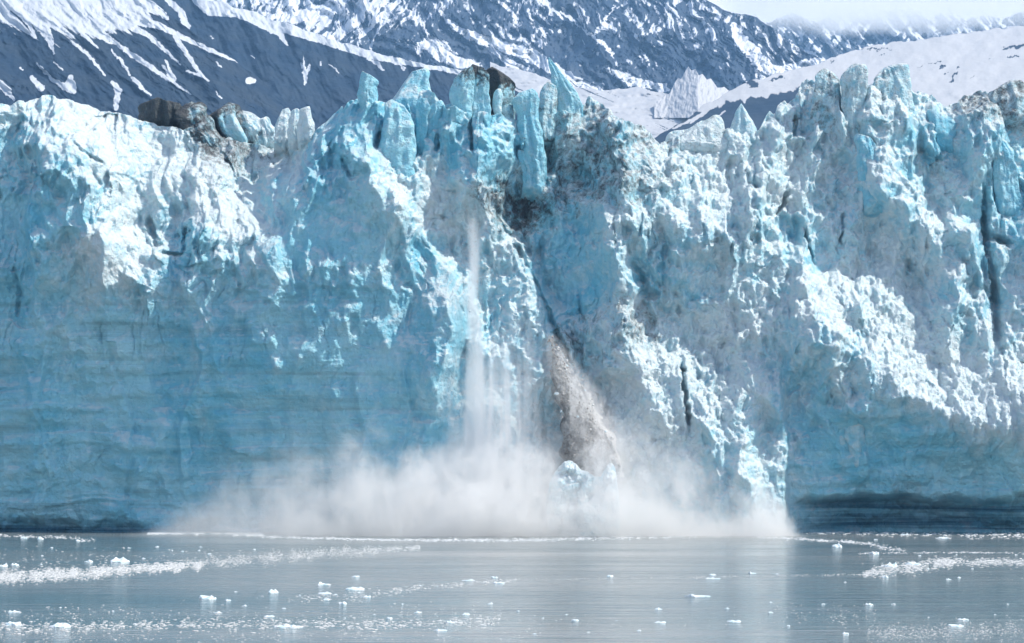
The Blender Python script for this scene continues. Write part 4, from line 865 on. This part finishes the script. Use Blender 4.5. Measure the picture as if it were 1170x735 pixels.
debris_cloud('falling_ice_crumbs', 'tiny white ice crumbs raining down around the stream and veil', 520, [(250, 541), (340, 545), (430, 570), (520, 590)], [5, 26, 60, 85], (.5, 1.9), BRASH, 784, 4)
for i, (px, rw, w) in enumerate([(537, 356, 4), (546, 386, 3), (553, 387, 2.5), (561, 416, 3), (536, 344, 3), (564, 300, 2), (548, 372, 2), (636, 450, 5), (641, 470, 4), (668, 446, 3), (692, 493, 5), (660, 476, 4), (648, 418, 4), (675, 520, 3), (618, 511, 3), (610, 470, 2.5), (537, 532, 2.5)]):
    y = 778.0; mm = y / F
    o = bpy.data.objects.new('falling_ice_chunk', CHUNKS[i % 9]); COL.objects.link(o)
    o.location = ((px - 585) * mm, y, CAM_Z + (HOR - rw) * mm); w *= .65; o.scale = (w * mm, w * mm * .8, w * mm * .9); o.rotation_euler = (random.uniform(0, 6), random.uniform(0, 6), random.uniform(0, 6))
    tag(o, 'one of the pale ice chunks caught in mid air before the cliff', 'ice chunk', group='ice chunks falling in mid air')

# ================================================================== haze
hz = vol_box('haze', -4000, 4000, -300, 10350, -4, 1500)
tag(hz, 'thin blue haze filling the air of the bay', 'haze', 'stuff')
k = NT('haze'); pv = k.n('ShaderNodeVolumePrincipled'); pv.inputs['Color'].default_value = (.32, .62, 1.0, 1); pv.inputs['Density'].default_value = 0.38e-4; pv.inputs['Anisotropy'].default_value = 0.0
k.t.links.new(pv.outputs[0], k.out.inputs['Volume']); hz.data.materials.append(k.m)

def cloud_bank():
    yc = 10900.0; x0, x1 = (800 - 585) / F * yc, (1330 - 585) / F * yc; z0, z1 = CAM_Z + (HOR - 52) / F * yc, CAM_Z + (HOR + 90) / F * yc
    o = vol_box('cloud_bank', x0, x1, 10450, 11200, z0, z1); tag(o, 'white cloud lying along the tops of the far peaks at upper right', 'cloud', 'stuff')
    k = NT('cloud'); co = k.coord(); sep = k.n('ShaderNodeSeparateXYZ'); k.t.links.new(co, sep.inputs[0]); X, Y, Z = sep.outputs
    zn = k.ramp(Z, z0, CAM_Z + (HOR - 5) / F * yc, 0, 1, False)
    n = k.noise(k.coord((.0022, .0022, .0045)), 1.0, 5, .6, .4)
    d = k.ramp(k.math('ADD', zn, k.math('MULTIPLY', k.math('SUBTRACT', n, .5), 1.5)), .30, 1.0)
    d = k.math('MULTIPLY', d, k.ramp(X, x0, x0 + 260))
    pv = k.n('ShaderNodeVolumePrincipled'); pv.inputs['Color'].default_value = (1, 1, 1, 1); k.t.links.new(k.math('MULTIPLY', d, 0.006), pv.inputs['Density']); pv.inputs['Anisotropy'].default_value = 0.2
    k.t.links.new(pv.outputs[0], k.out.inputs['Volume']); o.data.materials.append(k.m)
cloud_bank()

# ================================================================== light, sky, camera
SUN = Vector((0.63, -0.07, 0.77)).normalized()
el = math.asin(SUN.z); az = math.atan2(SUN.x, SUN.y)      # azimuth clockwise from +Y
li = bpy.data.lights.new('sun', 'SUN'); li.energy = 3.75; li.angle = math.radians(0.5); li.color = (1.0, 0.93, 0.83)
lo = bpy.data.objects.new('sun', li); COL.objects.link(lo); lo.rotation_euler = SUN.to_track_quat('Z', 'Y').to_euler(); lo.location = (200, 500, 900)

w = bpy.data.worlds.new('World'); SC.world = w; w.use_nodes = True
nt = w.node_tree; nt.nodes.clear()
out = nt.nodes.new('ShaderNodeOutputWorld'); bg = nt.nodes.new('ShaderNodeBackground'); sky = nt.nodes.new('ShaderNodeTexSky')
sky.sky_type = 'NISHITA'; sky.sun_disc = False; sky.sun_elevation = el; sky.sun_rotation = az; sky.altitude = 10; sky.air_density = 1.0; sky.dust_density = 0.8; sky.ozone_density = 0.4
bg.inputs['Strength'].default_value = 0.14
# broken cloud
tc = nt.nodes.new('ShaderNodeTexCoord'); mp = nt.nodes.new('ShaderNodeMapping'); mp.inputs['Scale'].default_value = (5, 5, 14)
no = nt.nodes.new('ShaderNodeTexNoise'); no.inputs['Scale'].default_value = 1.0; no.inputs['Detail'].default_value = 6; no.inputs['Roughness'].default_value = .6
mr = nt.nodes.new('ShaderNodeMapRange'); mr.interpolation_type = 'SMOOTHSTEP'; mr.inputs[1].default_value = .25; mr.inputs[2].default_value = .55
sp = nt.nodes.new('ShaderNodeSeparateXYZ'); lowc = nt.nodes.new('ShaderNodeMapRange'); lowc.inputs[1].default_value = .40; lowc.inputs[2].default_value = .16
mul = nt.nodes.new('ShaderNodeMath'); mul.operation = 'MULTIPLY'; mixc = nt.nodes.new('ShaderNodeMix'); mixc.data_type = 'RGBA'; mixc.inputs[7].default_value = (7.5, 7.7, 7.9, 1)
L = nt.links.new
L(tc.outputs['Generated'], mp.inputs[0]); L(mp.outputs[0], no.inputs['Vector']); L(no.outputs[0], mr.inputs[0]); L(tc.outputs['Generated'], sp.inputs[0]); L(sp.outputs[2], lowc.inputs[0])
L(mr.outputs[0], mul.inputs[0]); L(lowc.outputs[0], mul.inputs[1]); L(mul.outputs[0], mixc.inputs[0]); L(sky.outputs[0], mixc.inputs[6]); L(mixc.outputs[2], bg.inputs['Color']); L(bg.outputs[0], out.inputs['Surface'])

cd = bpy.data.cameras.new('camera'); cam = bpy.data.objects.new('camera', cd); COL.objects.link(cam); SC.camera = cam
cam.location = (0, 0, CAM_Z); cam.rotation_euler = (math.radians(90) + math.atan((HOR - 367.5) / F), 0, 0)
cd.sensor_width = 36; cd.lens = 36 * F / 1170; cd.clip_start = 1; cd.clip_end = 60000

SC.view_settings.view_transform = 'Standard'; SC.view_settings.look = 'None'; SC.view_settings.exposure = 0.36; SC.view_settings.gamma = 1.0
try: SC.view_settings.use_curve_mapping = False
except Exception: pass
SC.render.engine = 'CYCLES'
cy = SC.cycles
cy.max_bounces = 14; cy.diffuse_bounces = 3; cy.glossy_bounces = 3; cy.volume_bounces = 14; cy.transparent_max_bounces = 16
cy.volume_step_rate = 1.0; cy.volume_max_steps = 256
cy.use_denoising = True; cy.sample_clamp_indirect = 6
